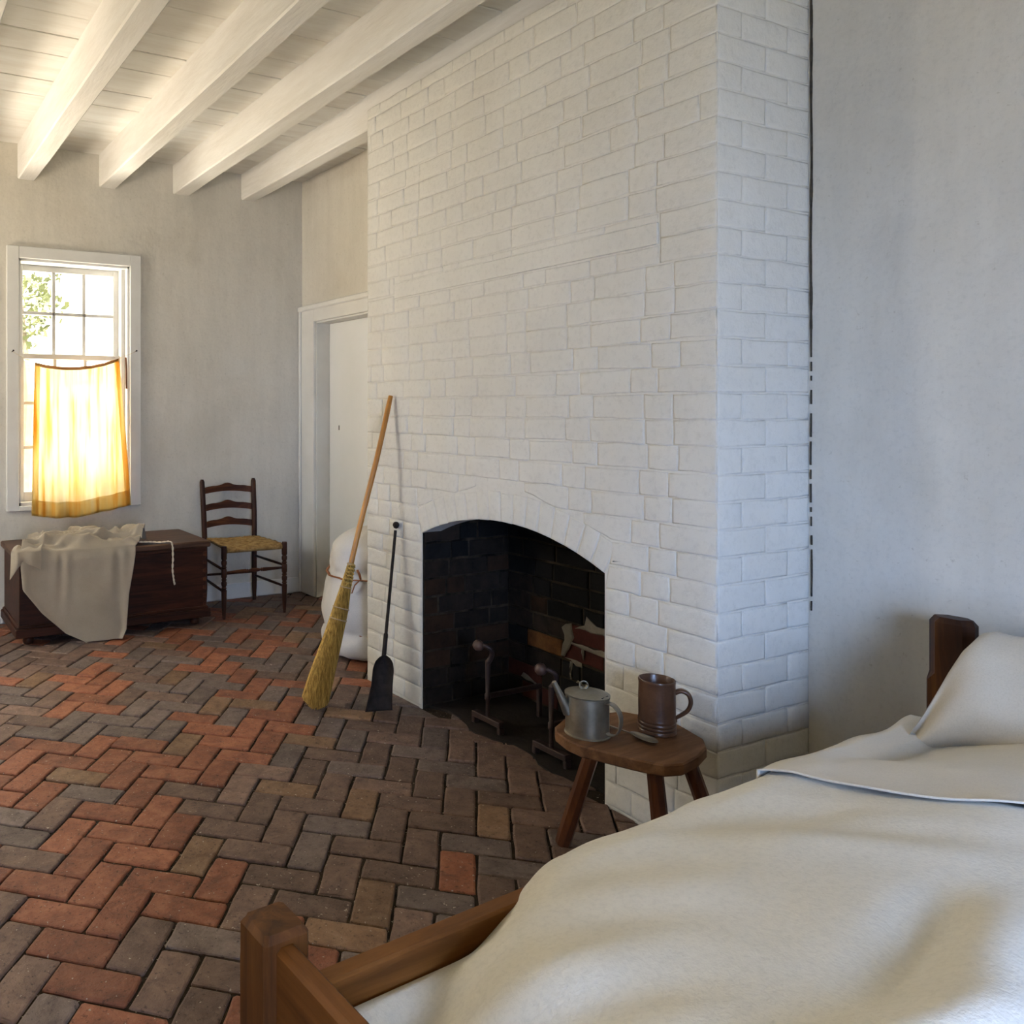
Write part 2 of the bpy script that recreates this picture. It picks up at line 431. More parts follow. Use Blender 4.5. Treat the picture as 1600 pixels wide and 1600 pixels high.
def smooth_path(pts, n=6):
    pts = [Vector(p) for p in pts]; out = []
    for i in range(len(pts) - 1):
        p0 = pts[max(i - 1, 0)]; p1 = pts[i]; p2 = pts[i + 1]; p3 = pts[min(i + 2, len(pts) - 1)]
        for k in range(n):
            t = k / n
            out.append(0.5 * ((2 * p1) + (p2 - p0) * t + (2 * p0 - 5 * p1 + 4 * p2 - p3) * t * t + (3 * p1 - p0 - 3 * p2 + p3) * t ** 3))
    out.append(pts[-1]); return out
CA, SA = math.cos(YAW), math.sin(YAW)
def seen_size(x, y, z):                       # depth along the view and whether the point lies in the picture
    X = x * CA - y * SA; Z = x * SA + y * CA
    if Z < 0.1: return None
    px = CX + F_PX * X / Z; py = CY - F_PX * (z - EYE) / Z
    return Z, px, py

# ------------------------------------------------------------------ room shell
YF = 5.355          # window wall
XB = 2.954          # wall with the door
XR = 2.736          # wall behind the bed
XL, YN = -1.55, -2.0
CEIL = 3.04
CHX, CHY0, CHY1, CHZ = 2.29, 1.60, 3.47, 2.852       # chimney breast
OY0, OY1, OSP, OAP = 2.01, 3.025, 0.79, 0.905        # fireplace opening
FBX = 2.80
WX0, WX1, WZ0, WZ1 = 0.895, 1.625, 0.735, 2.315      # window opening

def wall(name, boxes, label, c=0.0):
    mb = MB()
    for b in boxes:
        x0, x1, y0, y1, z0, z1 = b
        mb.add([(x0, y0, z0), (x1, y0, z0), (x1, y1, z0), (x0, y1, z0), (x0, y0, z1), (x1, y0, z1), (x1, y1, z1), (x0, y1, z1)],
               [(0, 1, 2, 3), (4, 5, 6, 7), (0, 1, 5, 4), (1, 2, 6, 5), (2, 3, 7, 6), (3, 0, 4, 7)])
    o = mb.build(name, 'plaster'); struct(o, label); return o
ZB, ZT = -0.12, 3.10
W2 = -1.61        # offset of the assumed second window along the far wall
wall('wall_far', [(XL - .25, WX0 + W2, YF, YF + .25, ZB, ZT), (WX1 + W2, WX0, YF, YF + .25, ZB, ZT), (WX0 + W2, WX1 + W2, YF, YF + .25, ZB, WZ0), (WX0 + W2, WX1 + W2, YF, YF + .25, WZ1, ZT), (WX1, XB + .2, YF, YF + .25, ZB, ZT),
                  (WX0, WX1, YF, YF + .25, ZB, WZ0), (WX0, WX1, YF, YF + .25, WZ1, ZT)], 'plastered far wall around the sash window')
DY0, DY1, DZ = 4.30, 5.145, 1.985
wall('wall_back', [(XB, XB + .2, DY1, YF, ZB, ZT), (XB, XB + .2, CHY1 - .1, DY0, ZB, ZT), (XB, XB + .2, DY0, DY1, DZ, ZT)],
     'plastered wall with the doorway beyond the chimney breast')
wall_right = wall('wall_right', [(XR, XR + .2, YN - .2, CHY0 + .06, ZB, ZT)], 'bluish white plaster wall behind the bed head')
LV = (4.0, 4.80, 0.75, 2.30)  # assumed window opening, out of view, lets the left fill lamps in
wall('wall_left', [(XL - .25, XL, YN - .2, LV[0], ZB, ZT), (XL - .25, XL, LV[1], YF + .25, ZB, ZT),
                   (XL - .25, XL, LV[0], LV[1], ZB, LV[2]), (XL - .25, XL, LV[0], LV[1], LV[3], ZT)], 'plastered wall on the left of the viewer')
NW = (-0.55, 0.45, 0.0, 2.1)  # assumed doorway, out of view, holds the near fill lamps
wall('wall_near', [(XL, NW[0], YN - .2, YN, ZB, ZT), (NW[1], XR, YN - .2, YN, ZB, ZT), (NW[0], NW[1], YN - .2, YN, NW[3], ZT)],
     'plastered wall behind the viewer with an assumed open doorway')
# wavy dark crack where the chimney meets the wall
mb = MB(); N = 150
for seg in range(1, N):
    z = 0.70 + (2.95 - 0.70) * seg / N
    dens = 1.0 if z > 1.55 else 0.62
    if random.random() > dens: continue
    w = (0.0022 + 0.003 * abs(noise.noise(Vector((0, 3.1, z * 9))))) * (1.0 if z > 1.6 else 0.7)
    off = 0.004 * noise.noise(Vector((z * 3, 0, 2)))
    h = (2.95 - 0.70) / N * 0.5
    yc = CHY0 - 0.008 + off
    mb.cbox(XR - 0.004, XR + 0.003, yc - w, yc + w, z - h, z + h * 1.1, 0.0008)
mb.build('wall_crack', 'crack_dark', wall_right)['label'] = 'dark ragged crack beside the chimney'

# ceiling: backing, boards, beams
ceil = MB().cbox(XL, XB, YN, YF, CEIL + .016, CEIL + .06, .001).build('ceiling', 'joint_dark'); struct(ceil, 'whitewashed board ceiling over exposed beams')
ys = [YF, 5.03, 4.755, 4.48, 4.26, 3.94, 3.725, 3.52, 3.255]
y = 3.255
while y > YN + 0.3:
    y -= random.choice((0.21, 0.24, 0.27, 0.30)); ys.append(max(y, YN))
if ys[-1] > YN: ys.append(YN)
for a, b in zip(ys, ys[1:]):
    dz = random.uniform(-0.002, 0.002)
    g = random.uniform(0.0018, 0.0042)
    MB().cbox(XL, XB, b + g, a - g, CEIL + dz, CEIL + .018, .002).build('ceiling_board', 'painted_board', ceil)
for bx0, bx1, bz in ((-0.62, -0.51, 2.835), (-0.13, -0.02, 2.835), (0.37, 0.48, 2.825), (0.892, 1.0, 2.818), (1.418, 1.53, 2.828), (1.935, 2.055, 2.842), (2.455, 2.563, 2.858)):
    mb = MB()
    nseg = 40
    prof = []
    for i in range(nseg + 1):
        yy = lerp(YN, YF + .02, i / nseg)
        j = lambda s: 0.004 * noise.noise(Vector((bx0 * 7 + s, yy * 1.3, s * 2.7)))
        cc = 0.007 + 0.004 * noise.noise(Vector((bx0, yy * 3, 9)))
        x0 = bx0 + j(1); x1 = bx1 + j(2); zz = bz + j(3)
        prof.append([(x0, yy, CEIL + .01), (x0, yy, zz + cc), (x0 + cc, yy, zz), (x1 - cc, yy, zz), (x1, yy, zz + cc), (x1, yy, CEIL + .01)])
    vs = [p for r in prof for p in r]
    fs = [[i * 6 + k, i * 6 + k + 1, (i + 1) * 6 + k + 1, (i + 1) * 6 + k] for i in range(nseg) for k in range(5)]
    fs += [list(range(6)), [nseg * 6 + k for k in range(6)]]
    mb.add(vs, fs)
    mb.build('ceiling_beam', 'painted_beam', ceil, True, angle=35)

# ------------------------------------------------------------------ brick pieces
def clip(poly, a, b, c):          # keep a*x + b*y <= c
    out = []
    for i in range(len(poly)):
        p, q = poly[i], poly[(i + 1) % len(poly)]
        dp = a * p[0] + b * p[1] - c; dq = a * q[0] + b * q[1] - c
        if dp <= 0: out.append(p)
        if dp * dq < 0:
            t = dp / (dp - dq); out.append((p[0] + (q[0] - p[0]) * t, p[1] + (q[1] - p[1]) * t))
    return out
def area2(poly):
    return abs(sum(p[0] * q[1] - q[0] * p[1] for p, q in zip(poly, poly[1:] + poly[:1]))) / 2
def inset(poly, d):
    n = len(poly); cx = sum(p[0] for p in poly) / n; cy = sum(p[1] for p in poly) / n
    sgn = 1 if sum(p[0] * q[1] - q[0] * p[1] for p, q in zip(poly, poly[1:] + poly[:1])) > 0 else -1
    out = []
    for i in range(n):
        p0, p, p2 = Vector(poly[i - 1]), Vector(poly[i]), Vector(poly[(i + 1) % n])
        e1 = (p - p0); e2 = (p2 - p)
        if e1.length < 1e-6 or e2.length < 1e-6: out.append(tuple(p)); continue
        e1.normalize(); e2.normalize()
        n1 = Vector((-e1.y, e1.x)) * sgn; n2 = Vector((-e2.y, e2.x)) * sgn
        b = n1 + n2
        if b.length < 1e-3: b = n1
        b = b / max(0.75, b.length_squared / 2)
        q = p + b * d
        out.append((q.x, q.y))
    return out
def rough_outline(poly, amp, step):
    out = []
    for i in range(len(poly)):
        p, q = Vector(poly[i]), Vector(poly[(i + 1) % len(poly)])
        L = (q - p).length; k = max(1, min(3, int(round(L / step))))
        nrm = Vector((-(q - p).y, (q - p).x)).normalized() if L > 1e-6 else Vector((0, 0))
        for j in range(k):
            t = j / k; w = p.lerp(q, t)
            w = w + nrm * random.uniform(-amp, amp)
            out.append((w.x, w.y))
    return out
def brick_piece(mb, poly, m3, proud, rim, depth=0.004, amp=0.0015, step=0.075, mi=0, tilt=0.0, foot=0.12):
    """A brick: outline in the wall plane, rounded rim, nearly flat face. m3(a, b, out)."""
    if area2(poly) < 0.004: amp *= 0.4
    o = rough_outline(poly, amp, step); n = len(o)
    A = area2(o)
    thin = A / sum(math.dist(p, q) for p, q in zip(o, o[1:] + o[:1]))
    if thin < 0.0095: return
    rim = min(rim, 0.6 * thin)
    for _ in range(4):
        i1 = inset(o, rim * 0.35); i2 = inset(o, rim)
        if 0.25 * A < area2(i2) < A and all(abs(p[0] - q[0]) + abs(p[1] - q[1]) < 4 * rim for p, q in zip(o, i2)): break
        rim *= 0.4
    else: return
    cxm = sum(p[0] for p in o) / n; czm = sum(p[1] for p in o) / n
    ta, tb = random.uniform(-tilt, tilt), random.uniform(-tilt, tilt)
    flat3 = m3
    m3 = lambda a, b, d: flat3(a, b, d + (max(-proud * .6, (a - cxm) * ta + (b - czm) * tb) if d > proud * .5 else 0))
    rings = [(o, -depth), (o, proud * foot), (i1, proud * 0.72), (i2, proud)]
    vs = [m3(a, b, d) for ring, d in rings for a, b in ring]
    fs = [[r * n + k, r * n + (k + 1) % n, (r + 1) * n + (k + 1) % n, (r + 1) * n + k] for r in range(3) for k in range(n)]
    fs.append([3 * n + k for k in range(n)])
    mb.add(vs, fs, mi)

# ------------------------------------------------------------------ floor: herringbone brick
BW, BANG, BOX, BOY = 0.10928, R(-40.65), 1.4619, 1.8644
ca_, sa_ = math.cos(BANG), math.sin(BANG)
def cell(u, v): return (BOX + BW * (u * ca_ - v * sa_), BOY + BW * (u * sa_ + v * ca_))
floor = MB().cbox(XL, XB + .15, YN, YF, -0.10, -0.009, .001).build('floor', 'floor_dirt'); struct(floor, 'worn red and grey brick floor laid in herringbone')
seeds = {'R': [], 'B': [], 'G': [], 'T': []}
def gnd(px, py):
    X = (px - CX) / F_PX; V = (CY - py) / F_PX; t = -EYE / V
    return ((X * CA + SA) * t, (-X * SA + CA) * t)
def sd(ox, oy, sc, txt):
    for it in txt.split():
        k = it[0]; a, b = it[1:].split(',')
        seeds[k].append(gnd(ox + float(a) / sc, oy + float(b) / sc))
sd(0, 1100, 4, 'T190,25 R430,40 R680,25 G890,30 G1140,20 T1360,25 B20,70 B250,90 G480,90 T740,85 G980,80 R1220,75 G1450,70 R1580,60 B90,165 G300,165 G550,160 G800,165 G1060,165 R1320,160 R1540,150 R120,240 R350,260 R620,260 R890,250 T1150,250 R1420,235 R20,350 R140,350 R410,355 R690,350 R980,350 R1250,340 R1480,315 R190,450 T480,455 R780,440 R1070,440 R1360,430 G1540,400 R60,580 R230,570 G560,560 R860,560 B1180,540 B1460,520 G80,690 B310,690 R630,680 R950,680 B1290,640 B1540,640 G120,830 R390,820 R730,810 R1060,800 B1400,770 B150,960 R470,970 R830,960 T1190,950 B1460,920 R210,1130 R560,1130 R950,1130 R1330,1120 B1540,1070 R280,1320 R660,1320 R1090,1300 B1460,1290 B60,1420 R370,1500 B810,1480 G1220,1470 B40,1230')
sd(400, 1100, 4, 'R130,65 R220,135 R100,230 R40,330 T200,520 T650,615 T730,1270 R1260,1050 B490,280 T360,210 G490,105 G640,180 B740,85 B890,165 B780,260 G1040,250 B920,360 G1210,340 B1100,450 G1400,440 B1290,590 T1500,700 B800,480 G630,380 B500,500 B340,390 G220,310 B110,420 B330,620 B820,740 B980,580 B1170,710 G490,750 B1030,880 G1380,840 B660,890 G310,900 B490,1090 B880,1050 G1110,1220 B180,1100 B430,1290 B940,1370 B150,780')
sd(0, 900, 3.2, 'R480,400 R360,455 R530,455 R410,505 R570,500 R450,555 R620,550 R500,605 R350,655 R540,655 R960,290 R990,330 R1050,365 R1100,400 R1010,445 R1210,290 R1280,310 R1340,360 R1190,355 R1350,285 R1410,315 R1240,485 R1320,530 R1220,580 R1100,630 T1290,630 R980,700 R1370,690 R1270,750 R1060,765 R1460,750 T900,490 R1500,210 T1200,180 T760,360 B670,600 B850,590 G720,650 G900,645 G800,700 G950,530 G100,550 G130,605 B280,550 B300,600 B60,440 B180,410 B250,470 B320,410 B640,410 B700,450 B740,490 G800,540 G860,440 G940,405 G1080,480 G1140,530 G1050,580 G1180,700 G1250,390 G1330,430 G1420,400 G1390,570 G1440,470 T230,500 B150,660 B200,715 G400,690 G590,715 G460,770 G640,770 G860,760 B560,620')
def brick_kind(x, y):
    best = None
    for k, L in seeds.items():
        for q in L:
            d = (q[0] - x) ** 2 + (q[1] - y) ** 2
            if best is None or d < best[0]: best = (d, k)
    if best[0] < 0.0085: return best[1]
    if x > 1.75 and y < 3.1: return random.choice('BBG')
    return random.choices('RBGT', (1, 6, 4, .5) if x > 1.2 and y < 3 else (2.5, 5, 3, .5))[0]
KM = {'R': 'brick_red', 'B': 'brick_brown', 'G': 'brick_grey', 'T': 'brick_tan'}
GAP = 0.0036
def full_mesh(kind):
    mb = MB(); h, w = BW - GAP, BW / 2 - GAP
    c = random.uniform(0.002, 0.009)
    poly = [(-h + c, -w), (h - c, -w), (h, -w + c), (h, w - c), (h - c, w), (-h + c, w), (-h, w - c), (-h, -w + c)]
    brick_piece(mb, poly, lambda a, b, d: (a, b, d - 0.006), 0.006, 0.0065, 0.022, 0.0022, 0.045)
    return mb.mesh('brick_' + kind, KM[kind], False)
full_meshes = {k: [full_mesh(k) for _ in range(10)] for k in 'RBGT'}
XH = 2.335                       # front of the hearth
bricks = []
rng = 46
for i in range(-rng, rng):
    for j in range(-rng, rng):
        s = (i + j + 2) % 4
        if s == 0: u0, u1, v0, v1 = i, i + 2, j, j + 1; rot = BANG
        elif s == 2: u0, u1, v0, v1 = i, i + 1, j, j + 2; rot = BANG + math.pi / 2
        else: continue
        cx_, cy_ = cell((u0 + u1) / 2, (v0 + v1) / 2)
        if not (XL - .2 < cx_ < XB + .3 and YN - .2 < cy_ < YF + .2): continue
        bricks.append((cx_, cy_, rot))
todo = []
for cx_, cy_, rot in bricks:
    c_, s_ = math.cos(rot), math.sin(rot)
    h, w = BW - GAP, BW / 2 - GAP
    poly = [(cx_ + a * c_ - b * s_, cy_ + a * s_ + b * c_) for a, b in ((-h, -w), (h, -w), (h, w), (-h, w))]
    A0 = area2(poly)
    poly = clip(poly, 0, 1, YF - .004); poly = clip(poly, 0, -1, -(YN + .004)) if poly else poly
    poly = clip(poly, -1, 0, -(XL + .004)) if poly else poly
    if not poly: continue
    if cy_ > CHY1: 
        lim = XB + (.12 if DY0 + .05 < cy_ < DY1 - .05 else -0.006)
        poly = clip(poly, 1, 0, lim)
        if poly and cx_ > CHX - .02: poly = clip(poly, 0, -1, -(CHY1 + .006))
    elif cy_ > CHY0:
        poly = clip(poly, 1, 0, (XH + .06) if OY0 + .06 < cy_ < OY1 - .06 else CHX - .006)
    else:
        poly = clip(poly, 1, 0, XR - .006)
        if poly and cx_ > CHX - .02: poly = clip(poly, 0, 1, CHY0 - .006)
    if not poly or area2(poly) < 0.0012: continue
    sees = seen_size(cx_, cy_, 0)
    score = 0
    if sees and -30 < sees[1] < 1400 and sees[2] < 1640:
        hid = cx_ > CHX and cy_ < OY0
        if not hid: score = 1 / (sees[0] ** 3)
        # behind the bed
        if cy_ < 1.08 + 0.07 * cx_ and cx_ > 0.55: score = 0
    todo.append((score, cx_, cy_, rot, poly, area2(poly) > 0.985 * A0))
todo.sort(key=lambda t: -t[0])
rest = MB()
order = 'RBGT'
for n, (score, cx_, cy_, rot, poly, full) in enumerate(todo):
    k = brick_kind(cx_, cy_)
    dz = random.uniform(-0.004, 0.0025) + 0.004 * noise.noise(Vector((cx_ * 1.7, cy_ * 1.7, 0)))
    if n < 300 and score > 0:
        tx, ty = random.uniform(-.006, .006), random.uniform(-.009, .009)
        if full:
            link_mesh('brick', random.choice(full_meshes[k]), floor, (cx_, cy_, dz), (tx, ty, rot + random.uniform(-.014, .014)))
        else:
            mb = MB()
            brick_piece(mb, [(p[0] - cx_, p[1] - cy_) for p in poly], lambda a, b, d: (a, b, d - 0.006), 0.006, 0.0055, 0.022, 0.001, 0.06)
            link_mesh('brick', mb.mesh('brick_cut', KM[k]), floor, (cx_, cy_, dz - .001))
    else:
        brick_piece(rest, poly, lambda a, b, d: (a, b, d - 0.006 + dz), 0.006, 0.0055, 0.022, 0.001, 0.08, order.index(k))
o = rest.build('brick_paving', [KM[k] for k in order], floor); o['kind'] = 'stuff'

# ------------------------------------------------------------------ chimney breast
YC = (OY0 + OY1) / 2; HW = (OY1 - OY0) / 2
RISE = OAP - OSP; RAD = (HW * HW + RISE * RISE) / (2 * RISE); ZC = OAP - RAD; BAND = 0.118; RO = RAD + BAND
ARC = math.asin(HW / RAD)
outline = [(CHY0, -.05), (OY0, -.05), (OY0, OSP)]
for k in range(1, 16):
    a = lerp(-ARC, ARC, k / 16); outline.append((YC + RAD * math.sin(a), ZC + RAD * math.cos(a)))
outline += [(OY1, OSP), (OY1, -.05), (CHY1, -.05), (CHY1, CHZ), (CHY0, CHZ)]
core = MB(); core.prism(outline, lambda a, b, d: (d, a, b), CHX + .0002, CHX + .10)
# body behind the front skin, around the firebox
def slab(x0, x1, y0, y1, z0, z1): core.cbox(x0, x1, y0, y1, z0, z1, .0005)
slab(CHX + .10, XB, CHY0 + .001, OY0 - .05, -.05, CHZ); slab(CHX + .10, XB, OY1 + .05, CHY1 - .001, -.05, CHZ)
slab(CHX + .10, XB, OY0 - .05, OY1 + .05, 1.30, CHZ)
chim = core.build('wall_chimney', 'whitewash'); struct(chim, 'white painted brick chimney breast with arched fireplace')
def excl(z):                                   # half width taken by opening and arch at height z
    if z < OSP: return HW
    ze = OSP + BAND * math.cos(ARC)
    if z < ze: return HW + (z - OSP) * math.tan(ARC)
    q = RO * RO - (z - ZC) ** 2
    return math.sqrt(q) if q > 0 else 0
COURSE = 0.0824; J = 0.0032
pieces = []      # (score, poly, face)
nrow = int(CHZ / COURSE) + 1
def split(y0, y1, row, off):
    seq = random.Random(row * 17 + int(y0 * 100))
    out = []; y = y0 - off - seq.uniform(0, .09)
    k = 0
    while y < y1:
        L = 0.213 if (k + row) % 2 == 0 else 0.108
        if seq.random() < 0.12: L = 0.213
        L *= seq.uniform(0.94, 1.05)
        a, b = max(y, y0), min(y + L, y1)
        if b - a > 0.03: out.append((a, b))
        elif out and b > a: out[-1] = (out[-1][0], b)
        y += L; k += 1
    return out
def blunt(poly):
    out = []
    n = len(poly)
    for i in range(n):
        p0, p, p2 = Vector(poly[i - 1]), Vector(poly[i]), Vector(poly[(i + 1) % n])
        a, b = p0 - p, p2 - p
        if a.length > .03 and b.length > .03 and a.angle(b) < R(55):
            out += [tuple(p + a.normalized() * .022), tuple(p + b.normalized() * .022)]
        else: out.append(tuple(p))
    keep = []
    for p in out:
        if not keep or math.dist(p, keep[-1]) > .012: keep.append(p)
    if len(keep) > 3 and math.dist(keep[0], keep[-1]) < .012: keep.pop()
    return keep
board = (1.80, 3.235, 1.878, 1.948)            # timber let into the brickwork
for r in range(nrow):
    z0 = r * COURSE + J; z1 = min((r + 1) * COURSE, CHZ + .004)
    if z1 - z0 < 0.03: continue
    zm = (z0 + z1) / 2
    def course(y0, y1, cut0=None, cut1=None):
        for a, b in split(y0, y1, r, 0.10 if r % 2 else 0.0):
            wav = lambda yy: 0.006 * noise.noise(Vector((yy * 2.2, r * 0.9, 4.2))) 
            poly = [(a + J / 2, z0 + wav(a)), (b - J / 2, z0 + wav(b)), (b - J / 2, z1 + wav(b) - J / 2), (a + J / 2, z1 + wav(a) - J / 2)]
            if cut1: poly = clip(poly, *cut1)
            if cut0 and poly: poly = clip(poly, *cut0)
            if poly and len(poly) > 2: poly = blunt(poly)
            if poly and len(poly) > 2 and area2(poly) > 0.0011: pieces.append((poly, 'front'))
    e0, e1 = excl(z0), excl(z1)
    if e0 <= 0 and e1 <= 0:
        if z1 > board[2] - .004 and z0 < board[3] + .004:
            course(CHY0, board[0] - .004); course(board[1] + .004, CHY1)
            if z0 < board[2] - .02:
                zz1 = z1; z1 = board[2] - .004; course(board[0], board[1]); z1 = zz1
            elif z1 > board[3] + .02:
                zz0 = z0; z0 = board[3] + .004; course(board[0], board[1]); z0 = zz0
        else: course(CHY0, CHY1)
    else:
        w0, w1 = e0 + J, e1 + J
        # left pier (y larger): keep y >= YC + w(z); right pier: keep y <= YC - w(z)
        dz = z1 - z0; sl = (w1 - w0) / dz
        big = max(w0, w1); small = min(w0, w1)
        course(CHY0, YC - small, cut1=(1, sl, YC - w0 + sl * z0))
        course(YC + small, CHY1, cut0=(-1, sl, -(YC + w0) + sl * z0))
for r in range(nrow):                          # return side facing the bed
    z0 = r * COURSE + J; z1 = min((r + 1) * COURSE, CHZ + .004)
    if z1 - z0 < 0.03: continue
    for a, b in ([(CHX, CHX + .225), (CHX + .225, XR)] if r % 2 else [(CHX, CHX + .112), (CHX + .112, CHX + .335), (CHX + .335, XR)]):
        pieces.append(([(a + (J / 2 if a > CHX + .01 else 0), z0), (b - J / 2, z0), (b - J / 2, z1 - J / 2), (a + (J / 2 if a > CHX + .01 else 0), z1 - J / 2)], 'side'))
for r in range(nrow):                          # the other return, beside the sack
    z0 = r * COURSE + J; z1 = min((r + 1) * COURSE, CHZ + .004)
    if z1 - z0 < 0.03: continue
    for a, b in split(CHX, XB, r, 0.0 if r % 2 else 0.06):
        pieces.append(([(a + J / 2, z0), (b - J / 2, z0), (b - J / 2, z1 - J / 2), (a + J / 2, z1 - J / 2)], 'hid'))
scored = []
for poly, face in pieces:
    a = sum(p[0] for p in poly) / len(poly); b = sum(p[1] for p in poly) / len(poly)
    if face == 'front': s = seen_size(CHX, a, b); wgt = 0.62
    elif face == 'side': s = seen_size(a, CHY0, b); wgt = 0.5
    else: s = None; wgt = 0
    sc = area2(poly) * wgt / s[0] ** 2 if s and -40 < s[2] < 1500 else 0
    scored.append((sc, poly, face, a, b))
scored.sort(key=lambda t: -t[0])
rest = MB()
def face_map(face):
    if face == 'front': return lambda a, b, d: (CHX - d, a, b)
    if face == 'side': return lambda a, b, d: (a, CHY0 - d, b)
    return lambda a, b, d: (a, CHY1 + d, b)
for n, (sc, poly, face, a, b) in enumerate(scored):
    relief = 0.0017 + 0.0022 * sm(2.4, 3.4, a) * (1 if face == 'front' else 0) + 0.0012 * sm(1.2, 0.2, b)
    if face == 'front' and 1.1 < b < 2.2 and a < 2.8: relief -= 0.0007
    proud = relief * random.uniform(0.45, 1.5)
    fm = face_map(face)
    if n < 284:
        mb = MB(); brick_piece(mb, poly, fm, proud, 0.015, 0.0015, 0.0024, 0.05, 0, 0.018, 0.0)
        mb.build('brick', 'whitewash', chim, True)
    else:
        brick_piece(rest, poly, fm, proud, 0.015, 0.0015, 0.0024, 0.06, 0, 0.018, 0.0)
o = rest.build('brick_courses', 'whitewash', chim, True); o['kind'] = 'stuff'
# arch of bricks on edge
nv = 16
for k in range(nv):
    a0 = lerp(-ARC, ARC, k / nv) + 0.0022; a1 = lerp(-ARC, ARC, (k + 1) / nv) - 0.0022
    ro = RO - J + random.uniform(-.004, .004)
    poly = [(YC + RAD * math.sin(a0), ZC + RAD * math.cos(a0)), (YC + RAD * math.sin(a1), ZC + RAD * math.cos(a1)),
            (YC + ro * math.sin(a1), ZC + ro * math.cos(a1)), (YC + ro * math.sin(a0), ZC + ro * math.cos(a0))]
    mb = MB(); brick_piece(mb, poly, face_map('front'), random.uniform(.0010, .0024), 0.013, 0.0015, 0.0018, 0.05, 0, 0.012, 0.0)
    mb.build('arch_brick', 'whitewash', chim, True)
MB().cbox(CHX - .0065, CHX + .01, board[0], board[1], board[2], board[3], .002).build('nailing_board', 'whitewash', chim)['label'] = 'long painted timber let into the brick'

# ------------------------------------------------------------------ firebox
fb = MB()
fb.cbox(FBX, FBX + .12, OY0 - .05, OY1 + .05, -.05, 1.30, .001)
fb.cbox(CHX + .004, FBX, OY1 - .002, OY1 + .05, -.05, 1.30, .001)
fb.cbox(CHX + .004, FBX, OY0 - .05, OY0 + .002, -.05, 1.30, .001)
fb.cbox(CHX + .10, FBX, OY0, OY1, 1.24, 1.29, .001)
fbo = fb.build('wall_firebox', 'soot_mortar'); struct(fbo, 'soot blackened brick firebox inside the arch')
def fb_mat(face, a, z):
    if face == 'back':
        if .33 < z < .41: return 'fire_red' if a < 2.62 else ('soot_black' if a < 2.72 else 'soot_brick')
        if .24 < z < .33: return 'fire_orange' if 2.68 < a < 2.83 else ('fire_red' if 2.56 < a < 2.68 else 'soot_black')
        if z < .24 and 2.80 < a < 2.94: return 'fire_red'
        if .41 < z < .50 and 2.80 < a < 2.90: return 'soot_brown'
        if a > 2.84 and z < .58: return random.choice(['soot_brick', 'soot_brown', 'soot_brick'])
        return random.choice(['soot_black', 'soot_black', 'soot_brick']) if z < .6 else 'soot_black'
    t = (a - CHX) / (FBX - CHX)
    if t < .25 and .25 < z < .50: return 'soot_brown'
    if z > .66: return random.choice(['soot_black', 'soot_black', 'soot_brick'])
    return random.choice(['soot_brick', 'soot_brick', 'soot_brick', 'soot_brown'])
for face in ('back', 'left', 'right'):
    lo, hi = (OY0, OY1) if face == 'back' else (CHX + .006, FBX)
    for r in range(15):
        z0 = r * COURSE + .006; z1 = (r + 1) * COURSE
        for a, b in split(lo, hi, r + (3 if face == 'back' else 0), 0.1 if r % 2 else 0.0):
            if face == 'right' and False: continue
            poly = [(a + .004, z0), (b - .004, z0), (b - .004, z1 - .003), (a + .004, z1 - .003)]
            if face == 'back': fm = lambda p, q, d: (FBX - d, p, q)
            elif face == 'left': fm = lambda p, q, d: (p, OY1 - d, q)
            else: fm = lambda p, q, d: (p, OY0 + d, q)
            mb = MB(); brick_piece(mb, poly, fm, random.uniform(.003, .009), 0.006, 0.004, 0.003, 0.06)
            mb.build('brick', fb_mat(face, (a + b) / 2, (z0 + z1) / 2), fbo)
def blob(pts, x, name='mortar_patch'):
    mb = MB()
    o = rough_outline(pts, 0.006, 0.03); n = len(o)
    i1 = inset(o, .006)
    vs = [(x, a, b) for a, b in o] + [(x - .0045, a, b) for a, b in i1]
    fs = [[k, (k + 1) % n, n + (k + 1) % n, n + k] for k in range(n)] + [[n + k for k in range(n)]]
    mb.add(vs, fs); mb.build(name, 'old_mortar', fbo)
# pale lime mortar smeared over the joints of the back wall, low on the right
xb = FBX - .0025
for pts in ([(2.66, .412), (2.62, .418), (2.615, .36), (2.635, .30), (2.665, .265), (2.69, .262), (2.675, .31), (2.665, .36), (2.68, .385)],
            [(2.61, .405), (2.555, .425), (2.545, .462), (2.52, .455), (2.49, .432), (2.43, .442), (2.43, .405), (2.52, .405)],
            [(2.63, .337), (2.63, .322), (2.43, .312), (2.43, .335), (2.54, .337)],
            [(2.568, .330), (2.552, .330), (2.556, .272), (2.568, .280)],
            [(2.66, .262), (2.60, .240), (2.565, .240), (2.57, .255), (2.62, .262)],
            [(2.633, .250), (2.620, .250), (2.622, .172), (2.632, .172)],
            [(2.60, .170), (2.53, .160), (2.53, .172), (2.59, .180)],
            [(2.93, .095), (2.83, .085), (2.83, .098), (2.91, .120)]):
    blob(pts, xb - .0085)
# hearth floor of packed ash with a ragged front edge
pts = []
for k in range(25):
    yy = lerp(OY0 + .004, OY1 - .004, k / 24)
    pts.append((XH + .03 * math.sin(k * .62 + 1) + .018 * noise.noise(Vector((k * .7, 1, 1))), yy))
poly = pts + [(FBX - .01, OY1 - .004), (FBX - .01, OY0 + .004)]
hb = MB(); hb.prism(poly, lambda a, b, d: (a, b, d), -.03, 0.003)
struct(hb.build('floor_hearth', 'hearth_ash'), 'dark ash covered hearth under the arch')

